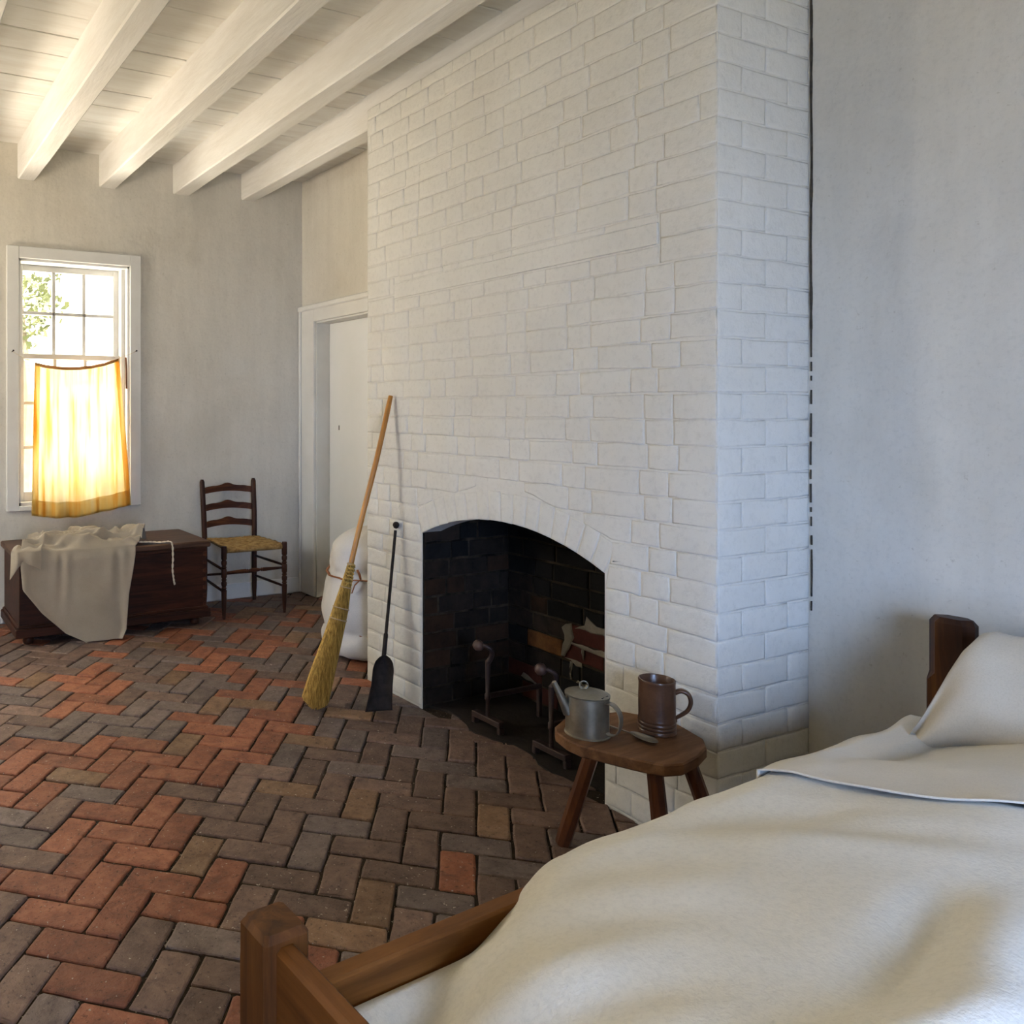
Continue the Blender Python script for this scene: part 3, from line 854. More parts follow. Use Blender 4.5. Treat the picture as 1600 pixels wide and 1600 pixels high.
# ------------------------------------------------------------------ window in the far wall
def part(mb, name, mat, parent, loc=None, **k):
    if loc is not None: mb.v = [(p[0] - loc[0], p[1] - loc[1], p[2] - loc[2]) for p in mb.v]
    return mb.build(name, mat, parent, **k)
def build_window(name, label, dx, glazed=True):
    WX0, WX1 = OX0 + dx, OX1 + dx; WL = (1.26 + dx, YF, 1.5)
    w1 = empty(name, WL); struct(w1, label)
    cw = 0.075
    for x0, x1, z0, z1 in ((WX0 - cw, WX0, WZ0 - .03, WZ1 + .075), (WX1, WX1 + cw, WZ0 - .03, WZ1 + .075), (WX0, WX1, WZ1, WZ1 + .075), (WX0, WX1, WZ0 - .03, WZ0)):
        part(MB().cbox(x0, x1, YF - .022, YF + .002, z0, z1, .003), 'window_casing', 'white_trim', w1, WL)
    for x0, x1, z0, z1 in ((WX0, WX0 + .015, WZ0, WZ1), (WX1 - .015, WX1, WZ0, WZ1), (WX0, WX1, WZ1 - .015, WZ1), (WX0, WX1, WZ0, WZ0 + .02)):
        part(MB().cbox(x0, x1, YF - .001, YF + .24, z0, z1, .001), 'window_jamb', 'white_trim', w1, WL)
    def sash(x0, x1, z0, z1, y0, cols, rows, stile, bot, top):
        fr = MB(); y1 = y0 + .035
        fr.cbox(x0, x0 + stile, y0, y1, z0, z1, .002); fr.cbox(x1 - stile, x1, y0, y1, z0, z1, .002)
        fr.cbox(x0 + stile, x1 - stile, y0, y1, z0, z0 + bot, .002); fr.cbox(x0 + stile, x1 - stile, y0, y1, z1 - top, z1, .002)
        s_ = part(fr, 'sash', 'white_trim', w1, WL)
        ix0, ix1, iz0, iz1 = x0 + stile, x1 - stile, z0 + bot, z1 - top
        mw = .023
        for k in range(1, cols):
            xm = lerp(ix0, ix1, k / cols)
            part(MB().cbox(xm - mw / 2, xm + mw / 2, y0 + .004, y1 - .004, iz0, iz1, .003), 'muntin', 'white_trim', s_)
            s_.children[-1].location = (-0.0, 0, 0)
        for k in range(1, rows):
            zm = lerp(iz0, iz1, k / rows)
            part(MB().cbox(ix0, ix1, y0 + .004, y1 - .004, zm - mw / 2, zm + mw / 2, .003), 'muntin', 'white_trim', s_)
        for i in range(cols if glazed else 0):
            for j in range(rows):
                part(MB().cbox(lerp(ix0, ix1, i / cols), lerp(ix0, ix1, (i + 1) / cols), y0 + .016, y0 + .019,
                               lerp(iz0, iz1, j / rows), lerp(iz0, iz1, (j + 1) / rows), .0005), 'pane', 'window_glass', s_)
        for ch in s_.children:
            me = ch.data
            for vtx in me.vertices: vtx.co = (vtx.co[0] - WL[0], vtx.co[1] - WL[1], vtx.co[2] - WL[2])
    sash(WX0 + .015, WX1 - .04, 1.675, WZ1 - .015, YF + .13, 3, 2, .035, .034, .04)
    sash(WX0 + .015, WX1 - .04, WZ0 + .02, 1.715, YF + .09, 3, 3, .035, .06, .034)
    part(MB().cbox(WX1 - .04, WX1 - .015, YF + .06, YF + .18, WZ0 + .02, WZ1 - .015, .002), 'window_stop', 'white_trim', w1, WL)
    return w1, WL
OX0, OX1 = WX0, WX1
build_window('assumed_window', 'assumed white sash window left of the one with the curtain', W2, False)  # out of view, assumed as source of the side light
w1, WL = build_window('window_1', 'white sash window with small panes behind the yellow curtain', 0.0)
for nx, nz in ((0.852, 1.715), (1.655, 1.738)):
    part(MB().tube([(nx, YF - .022, nz), (nx + .004, YF - .05, nz + .006)], [.0028, .0028], 6).tube([(nx + .004, YF - .05, nz + .006), (nx + .004, YF - .053, nz + .0065)], [.006, .006], 8), 'nail', 'iron', w1, WL)

# ------------------------------------------------------------------ doorway beyond the chimney
d1 = empty('door_1', (XB, 4.72, 0)); struct(d1, 'plain white door set in a moulded white frame')
DL = (XB, 4.72, 0)
cwd = 0.19
for y0, y1, z0, z1 in ((DY1, YF - .004, 0, DZ + .125), (DY0 - .14, DY0, 0, DZ + .125), (DY0, DY1, DZ, DZ + .125)):
    part(MB().cbox(XB - .022, XB + .001, y0, y1, z0, z1, .003), 'door_casing', 'white_trim', d1, DL)
part(MB().cbox(XB - .042, XB - .02, DY0 - .16, YF - .003, DZ + .085, DZ + .125, .008), 'door_cap', 'white_trim', d1, DL)
part(MB().cbox(XB - .036, XB - .02, YF - .032, YF - .004, 0, DZ + .09, .006), 'door_back_band', 'white_trim', d1, DL)
part(MB().cbox(XB - .001, XB + .20, DY1 - .012, DY1, 0, DZ, .001), 'door_jamb', 'white_trim', d1, DL)
part(MB().cbox(XB - .001, XB + .20, DY0, DY0 + .012, 0, DZ, .001), 'door_jamb', 'white_trim', d1, DL)
part(MB().cbox(XB - .001, XB + .20, DY0, DY1, DZ - .012, DZ, .001), 'door_head', 'white_trim', d1, DL)
leaf = part(MB().cbox(XB + .105, XB + .145, DY0 + .014, DY1 - .014, 0.012, DZ - .014, .002), 'door_leaf', 'white_door', d1, DL)
kh = MB().cbox(XB + .1035, XB + .107, 4.995, 5.005, 1.205, 1.238, .001)
kh.v = [(p[0] - DL[0], p[1] - DL[1], p[2]) for p in kh.v]; kh.build('keyhole', 'crack_dark', leaf)
# baseboard under the window wall
bb = MB().cbox(1.9, XB - .024, YF - .014, YF + .001, 0.0, .108, .004).build('baseboard_far', 'white_trim'); struct(bb, 'low white baseboard behind the chair')
bb = MB().cbox(XL, 0.80, YF - .014, YF + .001, 0.0, .108, .004).build('baseboard_far_left', 'white_trim'); struct(bb, 'low white baseboard left of the window')

# ------------------------------------------------------------------ curtain
cu = empty('window_curtain', (1.28, 5.30, 0.66)); tag(cu, 'short yellow cotton curtain hanging over the lower window sash', 'curtain')
def cur(u, v):                # u across, v down
    xt = lerp(0.988, 1.532, u); zt = 1.646 + 0.040 * u - 0.17 * u * (1 - u) 
    xb_ = lerp(0.966, 1.612, u)
    zb_ = interp([(0, .678), (.22, .655), (.45, .652), (.70, .678), (1, .714)], u)
    s = v ** 0.85
    x = lerp(xt, xb_, s); z = lerp(zt, zb_, v)
    fold = math.sin(u * 21 + 0.7 * math.sin(v * 3)) * 0.5 + 0.5 * math.sin(u * 37 + 1.3)
    amp = 0.006 + 0.016 * v
    y = 5.302 - 0.022 * v + amp * fold
    return (x + 0.004 * math.sin(u * 40), min(y, YF - .026 - .004), z)
CL = (1.28, 5.30, 0.66)
part(MB().grid(cur, 56, 44), 'curtain_cloth', 'curtain_cotton', cu, CL, smooth=True, thick=.0012)
def hem(u, v):
    p = cur(u, lerp(.895, .998, v)); return (p[0], p[1] - .004, p[2])
part(MB().grid(hem, 56, 6), 'hem', 'curtain_cotton', cu, CL, smooth=True, thick=.001)
for ua, ub in ((0.0, .055), (.945, 1.0)):
    part(MB().grid(lambda u, v: (cur(lerp(ua, ub, u), v)[0], cur(lerp(ua, ub, u), v)[1] - .005, cur(lerp(ua, ub, u), v)[2]), 4, 44), 'side_hem', 'curtain_cotton', cu, CL, smooth=True, thick=.001)
part(MB().grid(lambda u, v: (cur(u, 0)[0], cur(u, 0)[1] - .003, cur(u, 0)[2] + lerp(.004, -.016, v)), 56, 2), 'heading_tape', 'curtain_tape', cu, CL, smooth=True, thick=.0016)
st = [(0.853, YF - .046, 1.716), (0.92, 5.305, 1.675), (0.988, 5.303, 1.648)]
part(MB().tube(smooth_path(st, 5), .0016, 5), 'string', 'cord_cream', cu, CL)
st = [(1.655, YF - .046, 1.739), (1.60, 5.305, 1.715), (1.532, 5.303, 1.688)]
part(MB().tube(smooth_path(st, 5), .0016, 5), 'string', 'cord_cream', cu, CL)
stp = MB().grid(lambda u, v: (1.592 + .006 * (u - .5) * 2 + .006 * v, YF - .026 - .004 * math.sin(v * 5), lerp(1.70, 1.49, v)), 2, 10)
tag(stp.build('leather_strap', 'leather', smooth=True, thick=.002), 'thin brown leather strap hanging on the right window casing', 'strap')

# ------------------------------------------------------------------ chest
CH = (1.37, 5.02, 0)
ch = empty('blanket_chest', CH); tag(ch, 'dark wooden blanket chest on bun feet below the window', 'chest')
cx0, cx1, cy0, cy1 = 0.80, 1.945, 4.765, 5.30
part(MB().cbox(cx0, cx1, cy0, cy1, .095, .495, .004), 'body', 'chest_wood', ch, CH)
part(MB().cbox(cx0 - .022, cx1 + .022, cy0 - .024, cy1 + .01, .492, .530, .008), 'lid', 'chest_top_wood', ch, CH)
mb = MB(); mb.cbox(cx0 - .022, cx1 + .022, cy0 - .022, cy1, .055, .105, .004); mb.cbox(cx0 - .012, cx1 + .012, cy0 - .012, cy1, .10, .122, .008)
part(mb, 'base_moulding', 'chest_wood', ch, CH)
part(MB().cbox(cx0 + .002, cx1 - .002, cy0 - .006, cy0 + .002, .470, .492, .003), 'lid_moulding', 'chest_wood', ch, CH)
for fx in (cx0 + .06, cx1 - .06):
    for fy in (cy0 + .05, cy1 - .06):
        part(MB().lathe([(.022, .056), (.024, .045), (.030, .036), (.032, .024), (.027, .008), (.020, 0.004)], 16, Matrix.Translation((fx, fy, 0))), 'foot', 'chest_wood', ch, CH, smooth=True)
for k in range(7):
    zz = .135 + k * .052
    part(MB().prism([(-.012, -.010), (.012, -.016), (.012, .016), (-.012, .010)], lambda a, b, d: (cx1 - .012 + a, d, zz + b), cy0 - .0012, cy0 + .002), 'dovetail', 'chest_top_wood' if False else 'chair_slat_wood', ch, CH)
# linen cloth thrown over the chest
LC = (1.15, 4.72, .53)
lc = empty('linen_cloth', LC); tag(lc, 'crumpled taupe and cream linen cloth draped over the chest front', 'cloth')
hang_l = [(.55, .793), (.48, .797), (.34, .807), (.203, .91), (.071, 1.047), (.012, 1.16)]
hang_r = [(.56, 1.478), (.475, 1.465), (.262, 1.421), (.06, 1.398), (.012, 1.372)]
def zl(z): return interp([(-a, b) for a, b in hang_l], -z)
def zr(z): return interp([(-a, b) for a, b in hang_r], -z)
VT = .42                                   # share of the cloth lying on the lid
def drape(u, v):
    if v > VT:
        k = (v - VT) / (1 - VT)
        z = lerp(.541, .010, k); x = lerp(zl(z), zr(z), u)
        y = 4.733 - .012 * sm(0, .12, k) - .034 * k
        amp = .0045 * sm(0, .08, k)
        y -= amp * (1 + math.sin(x * 46 + 1.5 * k + 6 * noise.noise(Vector((x * 5, 0, 1))))) * (1 - sm(.1, .75, k))
        y -= .010 * (1 + math.sin((x - 1.0) * 13 - k * 2.5)) * sm(.15, .7, k)
        y -= .014 * math.exp(-((u - 1) / .06) ** 2) * sm(.05, .3, k) + .010 * math.exp(-(u / .05) ** 2)
        return (x, y, z)
    k = 1 - v / VT                          # 0 at the lid edge, 1 at the back
    x = lerp(lerp(.797, 1.478, u), lerp(.90, 1.60, u) , k ** .8) + .015 * noise.noise(Vector((u * 5, k * 4, 8)))
    yb = interp([(0, 4.93), (.2, 5.05), (.45, 5.20), (.7, 5.17), (.88, 5.05), (1, 4.90)], u) + .02 * noise.noise(Vector((u * 9, 0, 3)))
    y = lerp(4.733, yb, k)
    wr = abs(noise.noise(Vector((x * 3.2 + 4, y * 15 + x * 2, 2)))); w2 = abs(noise.noise(Vector((x * 7 + y * 9, y * 22, 7))))
    en = sm(0, .14, k) * sm(1.0, .82, k)
    z = .541 + en * (.060 * (1 - min(1, wr * 3.2)) + .034 * (1 - min(1, w2 * 3.4)) + .020 * math.sin(math.pi * k)) 
    z += .018 * math.exp(-((u - .93) / .10) ** 2) * abs(math.sin(y * 60 + x * 40)) * en
    return (x, y, max(z, .5355))
part(MB().grid(drape, 80, 90), 'drape', 'linen_taupe', lc, LC, smooth=True, sub=1, thick=.003)
def flap(u, v):
    x = lerp(.742, .915, u) + .012 * (u < .2) * (1 - v)
    zb = interp([(0, .392), (.22, .455), (.38, .492), (.7, .470), (1, .440)], u)
    if v < .3:
        k = v / .3; y = lerp(4.86, 4.722, k); z = .556 + .014 * math.sin(k * 3) * (1 + .6 * math.sin(u * 14)); x += .05 * (1 - k)
    else:
        k = (v - .3) / .7; z = lerp(.556, zb, k); y = 4.716 - .012 * math.sin(k * 2.6) - .004 * math.sin(u * 11)
    if u < .25 and v >= .3: y += (0.25 - u) * .10
    return (x, y - .004, z)
part(MB().grid(flap, 20, 24), 'corner_flap', 'linen_taupe', lc, LC, smooth=True, sub=1, thick=.003)
path = smooth_path([(1.52, 4.80, .545), (1.58, 4.79, .543), (1.635, 4.76, .541), (1.69, 4.735, .545), (1.703, 4.722, .525), (1.707, 4.722, .45), (1.704, 4.72, .37), (1.712, 4.718, .31), (1.716, 4.715, .285)], 8)
mb = MB()
for ph in (0, math.pi):
    pp = []
    for i, p in enumerate(path):
        a = i * .9 + ph; pp.append(p + Vector((math.cos(a) * .0035, math.sin(a) * .003, math.sin(a) * .0025)))
    mb.tube(pp, .0036, 6)
part(mb, 'drawstring', 'cord_cream', lc, LC, smooth=True)

# ------------------------------------------------------------------ ladder-back chair
CC = (2.32, 5.05, 0)
chair = empty('ladder_back_chair', CC); tag(chair, 'dark ladder back chair with woven rush seat beside the chest', 'chair')
FLl, FLr = (2.098, 4.842), (2.533, 4.835); RLl, RLr = (2.145, 5.285), (2.512, 5.255)
def fl_prof():
    p = [(.0095, 0.0), (.012, .03), (.0165, .10), (.0175, .165), (.0185, .185)]
    z = .185
    for blk in range(1):
        p += [(.013, .192), (.0185, .200), (.013, .208), (.0185, .222), (.0185, .238), (.013, .246), (.0185, .254), (.013, .262), (.0185, .272)]
    p += [(.0185, .318), (.013, .326), (.0185, .334), (.013, .342), (.0185, .356), (.0185, .372), (.013, .380), (.0185, .388), (.0185, .462), (.0165, .470)]
    return p
for fx, fy in (FLl, FLr):
    part(MB().lathe(fl_prof(), 16, Matrix.Translation((fx, fy, 0))), 'leg', 'chair_wood', chair, CC, smooth=True, angle=40)
for fx, fy, tx in ((RLl[0], RLl[1], -.012), (RLr[0], RLr[1], .002)):
    pp = [(fx, fy, 0), (fx, fy, .10), (fx, fy, .43), (fx + tx * .5, fy + .004, .62), (fx + tx, fy + .022, .845), (fx + tx, fy + .023, .862)]
    part(MB().tube(pp, [.012, .0175, .0185, .0185, .017, .010], 14), 'leg', 'chair_wood', chair, CC, smooth=True, angle=50)
for zc_, in ((.782,), (.662,), (.545,)):
    def slat_pt(u, zz, d, zc=zc_):
        f = (zc - .43) / .43
        x = lerp(RLl[0] - .012 * f, RLr[0] + .002 * f, u); y0 = lerp(RLl[1], RLr[1], u) + .018 * f
        return (x, y0 + .022 * math.sin(math.pi * u) + d, zz)
    mb = MB(); nu = 28; vs = []; fs = []
    for i in range(nu + 1):
        u = i / nu
        arch = .014 * math.sin(math.pi * u)
        topz = zc_ + .022 + arch + .010 * max(0, math.cos((u - .5) * 2 * math.pi * 1.0)) + .006 * math.cos((u - .5) * 6 * math.pi) * math.exp(-((u - .5) / .28) ** 2)
        botz = zc_ - .022 + arch * 1.2
        for zz, d in ((botz, -.005), (topz, -.005), (topz, .005), (botz, .005)): vs.append(slat_pt(u, zz, d))
    for i in range(nu):
        for k in range(4): fs.append([i * 4 + k, i * 4 + (k + 1) % 4, (i + 1) * 4 + (k + 1) % 4, (i + 1) * 4 + k])
    fs += [[0, 1, 2, 3], [nu * 4 + k for k in range(4)]]
    mb.add(vs, fs); part(mb, 'slat', 'chair_slat_wood', chair, CC)
# woven seat: rails wrapped in rush, strands running across
def seat_pt(u, v):
    a = Vector((*FLl, 0)).lerp(Vector((*FLr, 0)), u); b = Vector((*RLl, 0)).lerp(Vector((*RLr, 0)), u)
    return a.lerp(b, v)
def seat_top(u, v):
    p = seat_pt(lerp(.02, .98, u), lerp(-.01, 1.01, v)); dip = .016 * math.sin(math.pi * u) * math.sin(math.pi * v)
    return (p.x, p.y, .447 - dip - .012 * abs(2 * v - 1) ** 6 + .004 * (u * 2 - 1) ** 2)
sb = part(MB().grid(seat_top, 14, 14), 'seat', 'rush_dark', chair, CC, smooth=True, thick=.016)
mb = MB(); ns = 30
for k in range(ns):
    v = (k + .5) / ns
    pp = [Vector(seat_top(u / 16, v)) + Vector((0, 0, .0085 + .0035 * math.sin((u / 16) * 38 + k * 1.15))) for u in range(17)]
    mb.tube(pp, .0062, 6)
mb.v = [(p[0] - CC[0], p[1] - CC[1], p[2]) for p in mb.v]; o = mb.build('rush_strands', 'rush', sb, True); o['kind'] = 'stuff'
mb = MB()
for k in range(46):
    u = (k + .5) / 46; p = seat_pt(lerp(.045, .955, u), 0)
    mb.lathe([(.0035, -.0048), (.0052, -.002), (.0052, .002), (.0035, .0048)], 8, Matrix.Translation((p.x, p.y, .438)) @ Matrix.Rotation(R(90), 4, 'Y') @ Matrix.Scale(3.0, 4, (1, 0, 0)) @ Matrix.Scale(2.6, 4, (0, 1, 0)))
mb.v = [(p[0] - CC[0], p[1] - CC[1], p[2]) for p in mb.v]; o = mb.build('rush_edge', 'rush', sb, True); o['kind'] = 'stuff'
def rod(a, b, z0, z1, r=.0095): return MB().tube([(*a, z0), ((a[0] + b[0]) / 2, (a[1] + b[1]) / 2, (z0 + z1) / 2), (*b, z1)], [r * .8, r, r * .8], 10)
for a, b in ((FLl, RLl), (FLr, RLr)):
    part(rod(a, b, .315, .315), 'stretcher', 'chair_wood', chair, CC, smooth=True)
    part(rod(a, b, .175, .175), 'stretcher', 'chair_wood', chair, CC, smooth=True)
ang = math.atan2(FLr[1] - FLl[1], FLr[0] - FLl[0])
T = Matrix.Translation((*FLl, .300)) @ Matrix.Rotation(ang, 4, 'Z') @ Matrix.Rotation(R(90), 4, 'Y')
L = .435
part(MB().lathe([(.006, 0), (.0125, L * .30), (.013, L * .36), (.007, L * .372), (.013, L * .385), (.007, L * .40), (.0125, L * .46), (.013, L * .5), (.0125, L * .54), (.007, L * .60), (.013, L * .615), (.007, L * .628), (.013, L * .64), (.0125, L * .70), (.006, L)], 12, T), 'front_stretcher', 'chair_slat_wood', chair, CC, smooth=True, angle=40)
part(rod(RLl, RLr, .20, .20), 'stretcher', 'chair_wood', chair, CC, smooth=True)

# ------------------------------------------------------------------ sack
SK = (2.545, 3.845, 0)
sk = empty('grain_sack', SK); tag(sk, 'bulging white linen sack tied with leather beside the chimney', 'sack')
def sack_fn(p, a, i):
    q = Vector((math.cos(a) * 1.3, math.sin(a) * 1.3, p.z * 4))
    r = 1 + .07 * noise.noise(q) + .085 * noise.noise(q * 2.7 + Vector((0, 0, p.z * 6))) + .05 * noise.noise(Vector((math.cos(a) * 3, math.sin(a) * 3, p.z * 30)))
    r += .022 * math.sin(a * 17 + 2 * math.sin(a * 3)) * math.exp(-((p.z - .478) / .05) ** 2) + .015 * math.sin(a * 13 + 1) * math.exp(-((p.z - .155) / .03) ** 2)
    lean = .045 * p.z
    return (SK[0] + p.x * r + lean * .6, SK[1] + p.y * r - lean * 1.2, p.z + .010 * noise.noise(q * 1.7) * (1 if p.z > .03 else 0))
prof = [(.16, .004), (.225, .012), (.252, .04), (.262, .075), (.262, .11), (.252, .138), (.244, .155), (.252, .172), (.268, .21), (.276, .26), (.278, .31), (.272, .36), (.264, .40), (.254, .435), (.244, .462), (.238, .478), (.242, .495), (.246, .53), (.243, .57), (.228, .61), (.20, .645), (.155, .675), (.09, .695), (.02, .70)]
part(MB().lathe(prof, 64, None, sack_fn), 'sack_body', 'sack_linen', sk, SK, smooth=True, sub=1)
def ring_pt(a, z, r): 
    q = sack_fn(Vector((r * math.cos(a), r * math.sin(a), z)), a, 0); return q
part(MB().tube([ring_pt(2 * math.pi * k / 40, .475 - .03 * math.cos(2 * math.pi * k / 40 - 3.6), .256) for k in range(41)], .008, 6, .4), 'tie', 'leather', sk, SK, smooth=True)
k0 = Vector(ring_pt(R(222), .455, .268))
mb = MB()
mb.tube([k0, k0 + Vector((-.02, -.02, .03)), k0 + Vector((-.03, -.015, .055))], [.006, .008, .007], 6, .4)
mb.tube([k0, k0 + Vector((-.03, .01, -.03)), k0 + Vector((-.035, .03, -.075))], [.006, .008, .007], 6, .4)
part(mb, 'tie_end', 'leather', sk, SK, smooth=True)
part(MB().tube([ring_pt(2 * math.pi * k / 40, .152, .243) for k in range(41)], .0035, 5), 'seam', 'leather', sk, SK, smooth=True)

# ------------------------------------------------------------------ broom
B0 = Vector((1.845, 3.205, .004)); B1 = Vector((2.268, 3.236, 1.415))
br = empty('broom', tuple(B0)); tag(br, 'straw broom with orange brown handle leaning on the chimney', 'broom')
ax = (B1 - B0).normalized(); Lb = (B1 - B0).length
def along(t): return B0 + ax * (Lb * t)
pp = [along(lerp(.40, 1, k / 14)) + Vector((0, .004 * math.sin(k * .5), 0)) for k in range(15)]
part(MB().tube(pp, [.0125] * 13 + [.0125, .011], 12), 'handle', 'broom_handle_wood', br, tuple(B0), smooth=True, angle=50)
side = Vector((CA, -SA, 0)); side = (side - ax * side.dot(ax)).normalized(); dep = ax.cross(side)
W_TAB = [(0, .050), (.03, .060), (.10, .054), (.18, .045), (.25, .038), (.31, .034), (.345, .026), (.40, .021), (.455, .014)]
D_TAB = [(0, .040), (.03, .048), (.10, .043), (.18, .037), (.25, .032), (.31, .029), (.345, .024), (.40, .020), (.455, .014)]
def brw(t):      # half width and half depth along the brush, 0 = floor end
    return interp(W_TAB, t), interp(D_TAB, t)
def brc(t):
    return along(t) + side * (-.018 * sm(.32, .0, t)) 
vs = []; n = 20; ts = [0.014, .03, .06, .12, .2, .28, .32, .345, .40, .452]
for t in ts:
    w, d = brw(t)
    for k in range(n):
        a = 2 * math.pi * k / n; rr = .93 + .06 * math.sin(k * 5.3 + t * 9)
        vs.append(brc(t) + side * (w * rr * math.cos(a)) + dep * (d * rr * math.sin(a)))
fs = [[i * n + k, i * n + (k + 1) % n, (i + 1) * n + (k + 1) % n, (i + 1) * n + k] for i in range(len(ts) - 1) for k in range(n)]
fs += [list(range(n)), [(len(ts) - 1) * n + k for k in range(n)]]
bh = part(MB().add(vs, fs), 'brush', 'straw', br, tuple(B0), smooth=True)
mb = MB(); rr_ = random.Random(4)
for k in range(560):
    a = rr_.uniform(0, 2 * math.pi); q = rr_.uniform(.90, 1.04); t1 = rr_.choice((.445, .445, .42, .34)); t0 = .004 + .020 * abs(math.cos(a)) ** 2 + rr_.uniform(-.006, .008)
    pts = []
    for s in range(7):
        t = lerp(t0, t1, s / 6); w, d = brw(t); j = rr_.uniform(-.04, .04)
        p = brc(t) + side * (w * q * math.cos(a + j)) + dep * (d * q * math.sin(a + j))
        p.z = max(p.z, .003); pts.append(p)
    mb.tube(pts, rr_.choice((.0011, .0015, .002)), 3, cap=False)
mb.v = [tuple(Vector(p) - B0) for p in mb.v]; o = mb.build('bristles', 'straw', bh); o['kind'] = 'stuff'
for t in (.447, .375, .31, .275):
    w, d = brw(t); ringp = [brc(t) + side * (w * 1.07 * math.cos(2 * math.pi * k / 24)) + dep * (d * 1.07 * math.sin(2 * math.pi * k / 24)) for k in range(25)]
    part(MB().tube(ringp, .0032 if t < .44 else .005, 6), 'binding', 'twine', br, tuple(B0), smooth=True)
mb = MB()      # braided shoulder
for s in range(6):
    for e in (-1, 1):
        t = .385 + s * .011; w, d = brw(t); p = brc(t) + side * (e * w * .45) - dep * 0
        q = [p + side * (.010 * math.cos(x)) + (dep * -1) * (d * 1.0 + .003 * math.sin(x)) * (1 if (dep.dot(Vector((-SA, -CA, 0))) < 0) else -1) + ax * (.010 * math.sin(x) * e) for x in (0, .8, 1.6, 2.4, 3.1)]
        mb.tube(q, .005, 5)
part(mb, 'braid', 'straw', br, tuple(B0), smooth=True)

# ------------------------------------------------------------------ fire shovel
S0 = Vector((2.075, 3.055, .006)); S1 = Vector((2.268, 3.196, .805))
sv = empty('fire_shovel', tuple(S0)); tag(sv, 'black iron fire shovel leaning left of the fireplace', 'shovel')
ax = (S1 - S0).normalized(); Ls = (S1 - S0).length
wide = Vector((CA, -SA, 0)); wide = (wide - ax * wide.dot(ax)).normalized(); nn = ax.cross(wide)
part(MB().tube([S0 + ax * Ls * .24, S0 + ax * Ls * .40, S0 + ax * Ls * .405, S0 + ax * Ls * .97], [.0105, .010, .0075, .007], 10), 'shaft', 'iron', sv, tuple(S0), smooth=True, angle=40)
part(MB().lathe([(.003, -.016), (.011, -.012), (.016, 0), (.0145, .008), (.008, .015), (.002, .0165)], 14, Matrix.Translation(S1)), 'knob', 'iron', sv, tuple(S0), smooth=True)
def blade(u, v):
    w = interp([(0, .060), (.12, .056), (.45, .047), (.75, .046), (.88, .038), (.96, .022), (1, .004)], v)
    s = (u - .5) * 2
    p = S0 + ax * (Ls * .29 * v) + wide * (w * s)
    curl = .022 * abs(s) ** 3 * sm(0, .5, v) + .012 * sm(.75, 1, v)
    return tuple(p + nn * (curl if nn.dot(Vector((-1, 0, 0))) > 0 else -curl) + ax * (.012 * s * (1 - v)))
part(MB().grid(blade, 16, 22), 'blade', 'iron', sv, tuple(S0), smooth=True, thick=.003)

# ------------------------------------------------------------------ andirons
def andiron(y, x, label, s=1.0):
    L0 = (x, y, 0)
    a = empty('andiron', L0); tag(a, label, 'andiron', 'andirons on the hearth')
    mb = MB(); mb.cbox(x - .016, x + .016, y - .085 * s, y + .085 * s, .030, .054, .003)
    part(mb, 'foot_bar', 'andiron_iron', a, L0)
    for e in (-1, 1):
        part(MB().cbox(x - .015, x + .015, y + e * .078 * s - .009, y + e * .078 * s + .009, .003, .032, .003), 'foot', 'andiron_iron', a, L0)
    part(MB().tube([(x, y, .05), (x, y, .12), (x, y, .125), (x, y, .145), (x, y, .15), (x, y, .265), (x + .002, y, .285)], [.009, .009, .013, .013, .009, .011, .012], 12), 'upright', 'andiron_iron', a, L0, smooth=True, angle=45)
    hook = smooth_path([(x, y, .28), (x + .010, y - .010, .305), (x + .004, y - .018, .335), (x - .014, y - .004, .352), (x - .026, y + .016, .350)], 5)
    part(MB().tube(hook, [.012 - .0002 * i for i in range(len(hook))], 10), 'hook', 'andiron_iron', a, L0, smooth=True)
    part(MB().lathe([(.003, -.0235), (.013, -.020), (.021, -.011), (.024, 0), (.021, .011), (.013, .020), (.003, .0235)], 18, Matrix.Translation((x - .030, y + .024, .350))), 'ball', 'andiron_ball', a, L0, smooth=True)
    part(MB().cbox(x, x + .30, y - .009, y + .009, .128, .148, .003), 'log_bar', 'andiron_iron', a, L0)
    part(MB().cbox(x + .28, x + .302, y - .009, y + .009, .004, .132, .003), 'rear_leg', 'andiron_iron', a, L0)
andiron(2.70, 2.385, 'rusty iron andiron standing left on the hearth, hook topped with a ball')
andiron(2.345, 2.385, 'rusty iron andiron half hidden behind the tin teapot and stool')

# ------------------------------------------------------------------ stool
ZS = 0.38
ST = (2.07, 1.71, 0)
so = empty('wooden_stool', ST); tag(so, 'low three legged wooden stool with faceted top by the chimney', 'stool')
tp_ = [(1.911, 1.865), (1.99, 1.902), (2.20, 1.868), (2.228, 1.823), (2.267, 1.709), (2.235, 1.606), (2.188, 1.562), (2.113, 1.533), (2.027, 1.515), (1.972, 1.532), (1.955, 1.556), (1.928, 1.601), (1.867, 1.727), (1.866, 1.778), (1.886, 1.838)]
i1 = inset(tp_, .004); n = len(tp_)
mb = MB(); vs = [(a, b, ZS) for a, b in i1] + [(a, b, ZS - .004) for a, b in tp_] + [(a, b, ZS - .030) for a, b in tp_] + [(a, b, ZS - .036) for a, b in inset(tp_, .008)]
fs = [list(range(n)), [3 * n + k for k in range(n)]] + [[r * n + k, r * n + (k + 1) % n, (r + 1) * n + (k + 1) % n, (r + 1) * n + k] for r in range(3) for k in range(n)]
mb.add(vs, fs); part(mb, 'stool_top', 'stool_top_wood', so, ST)
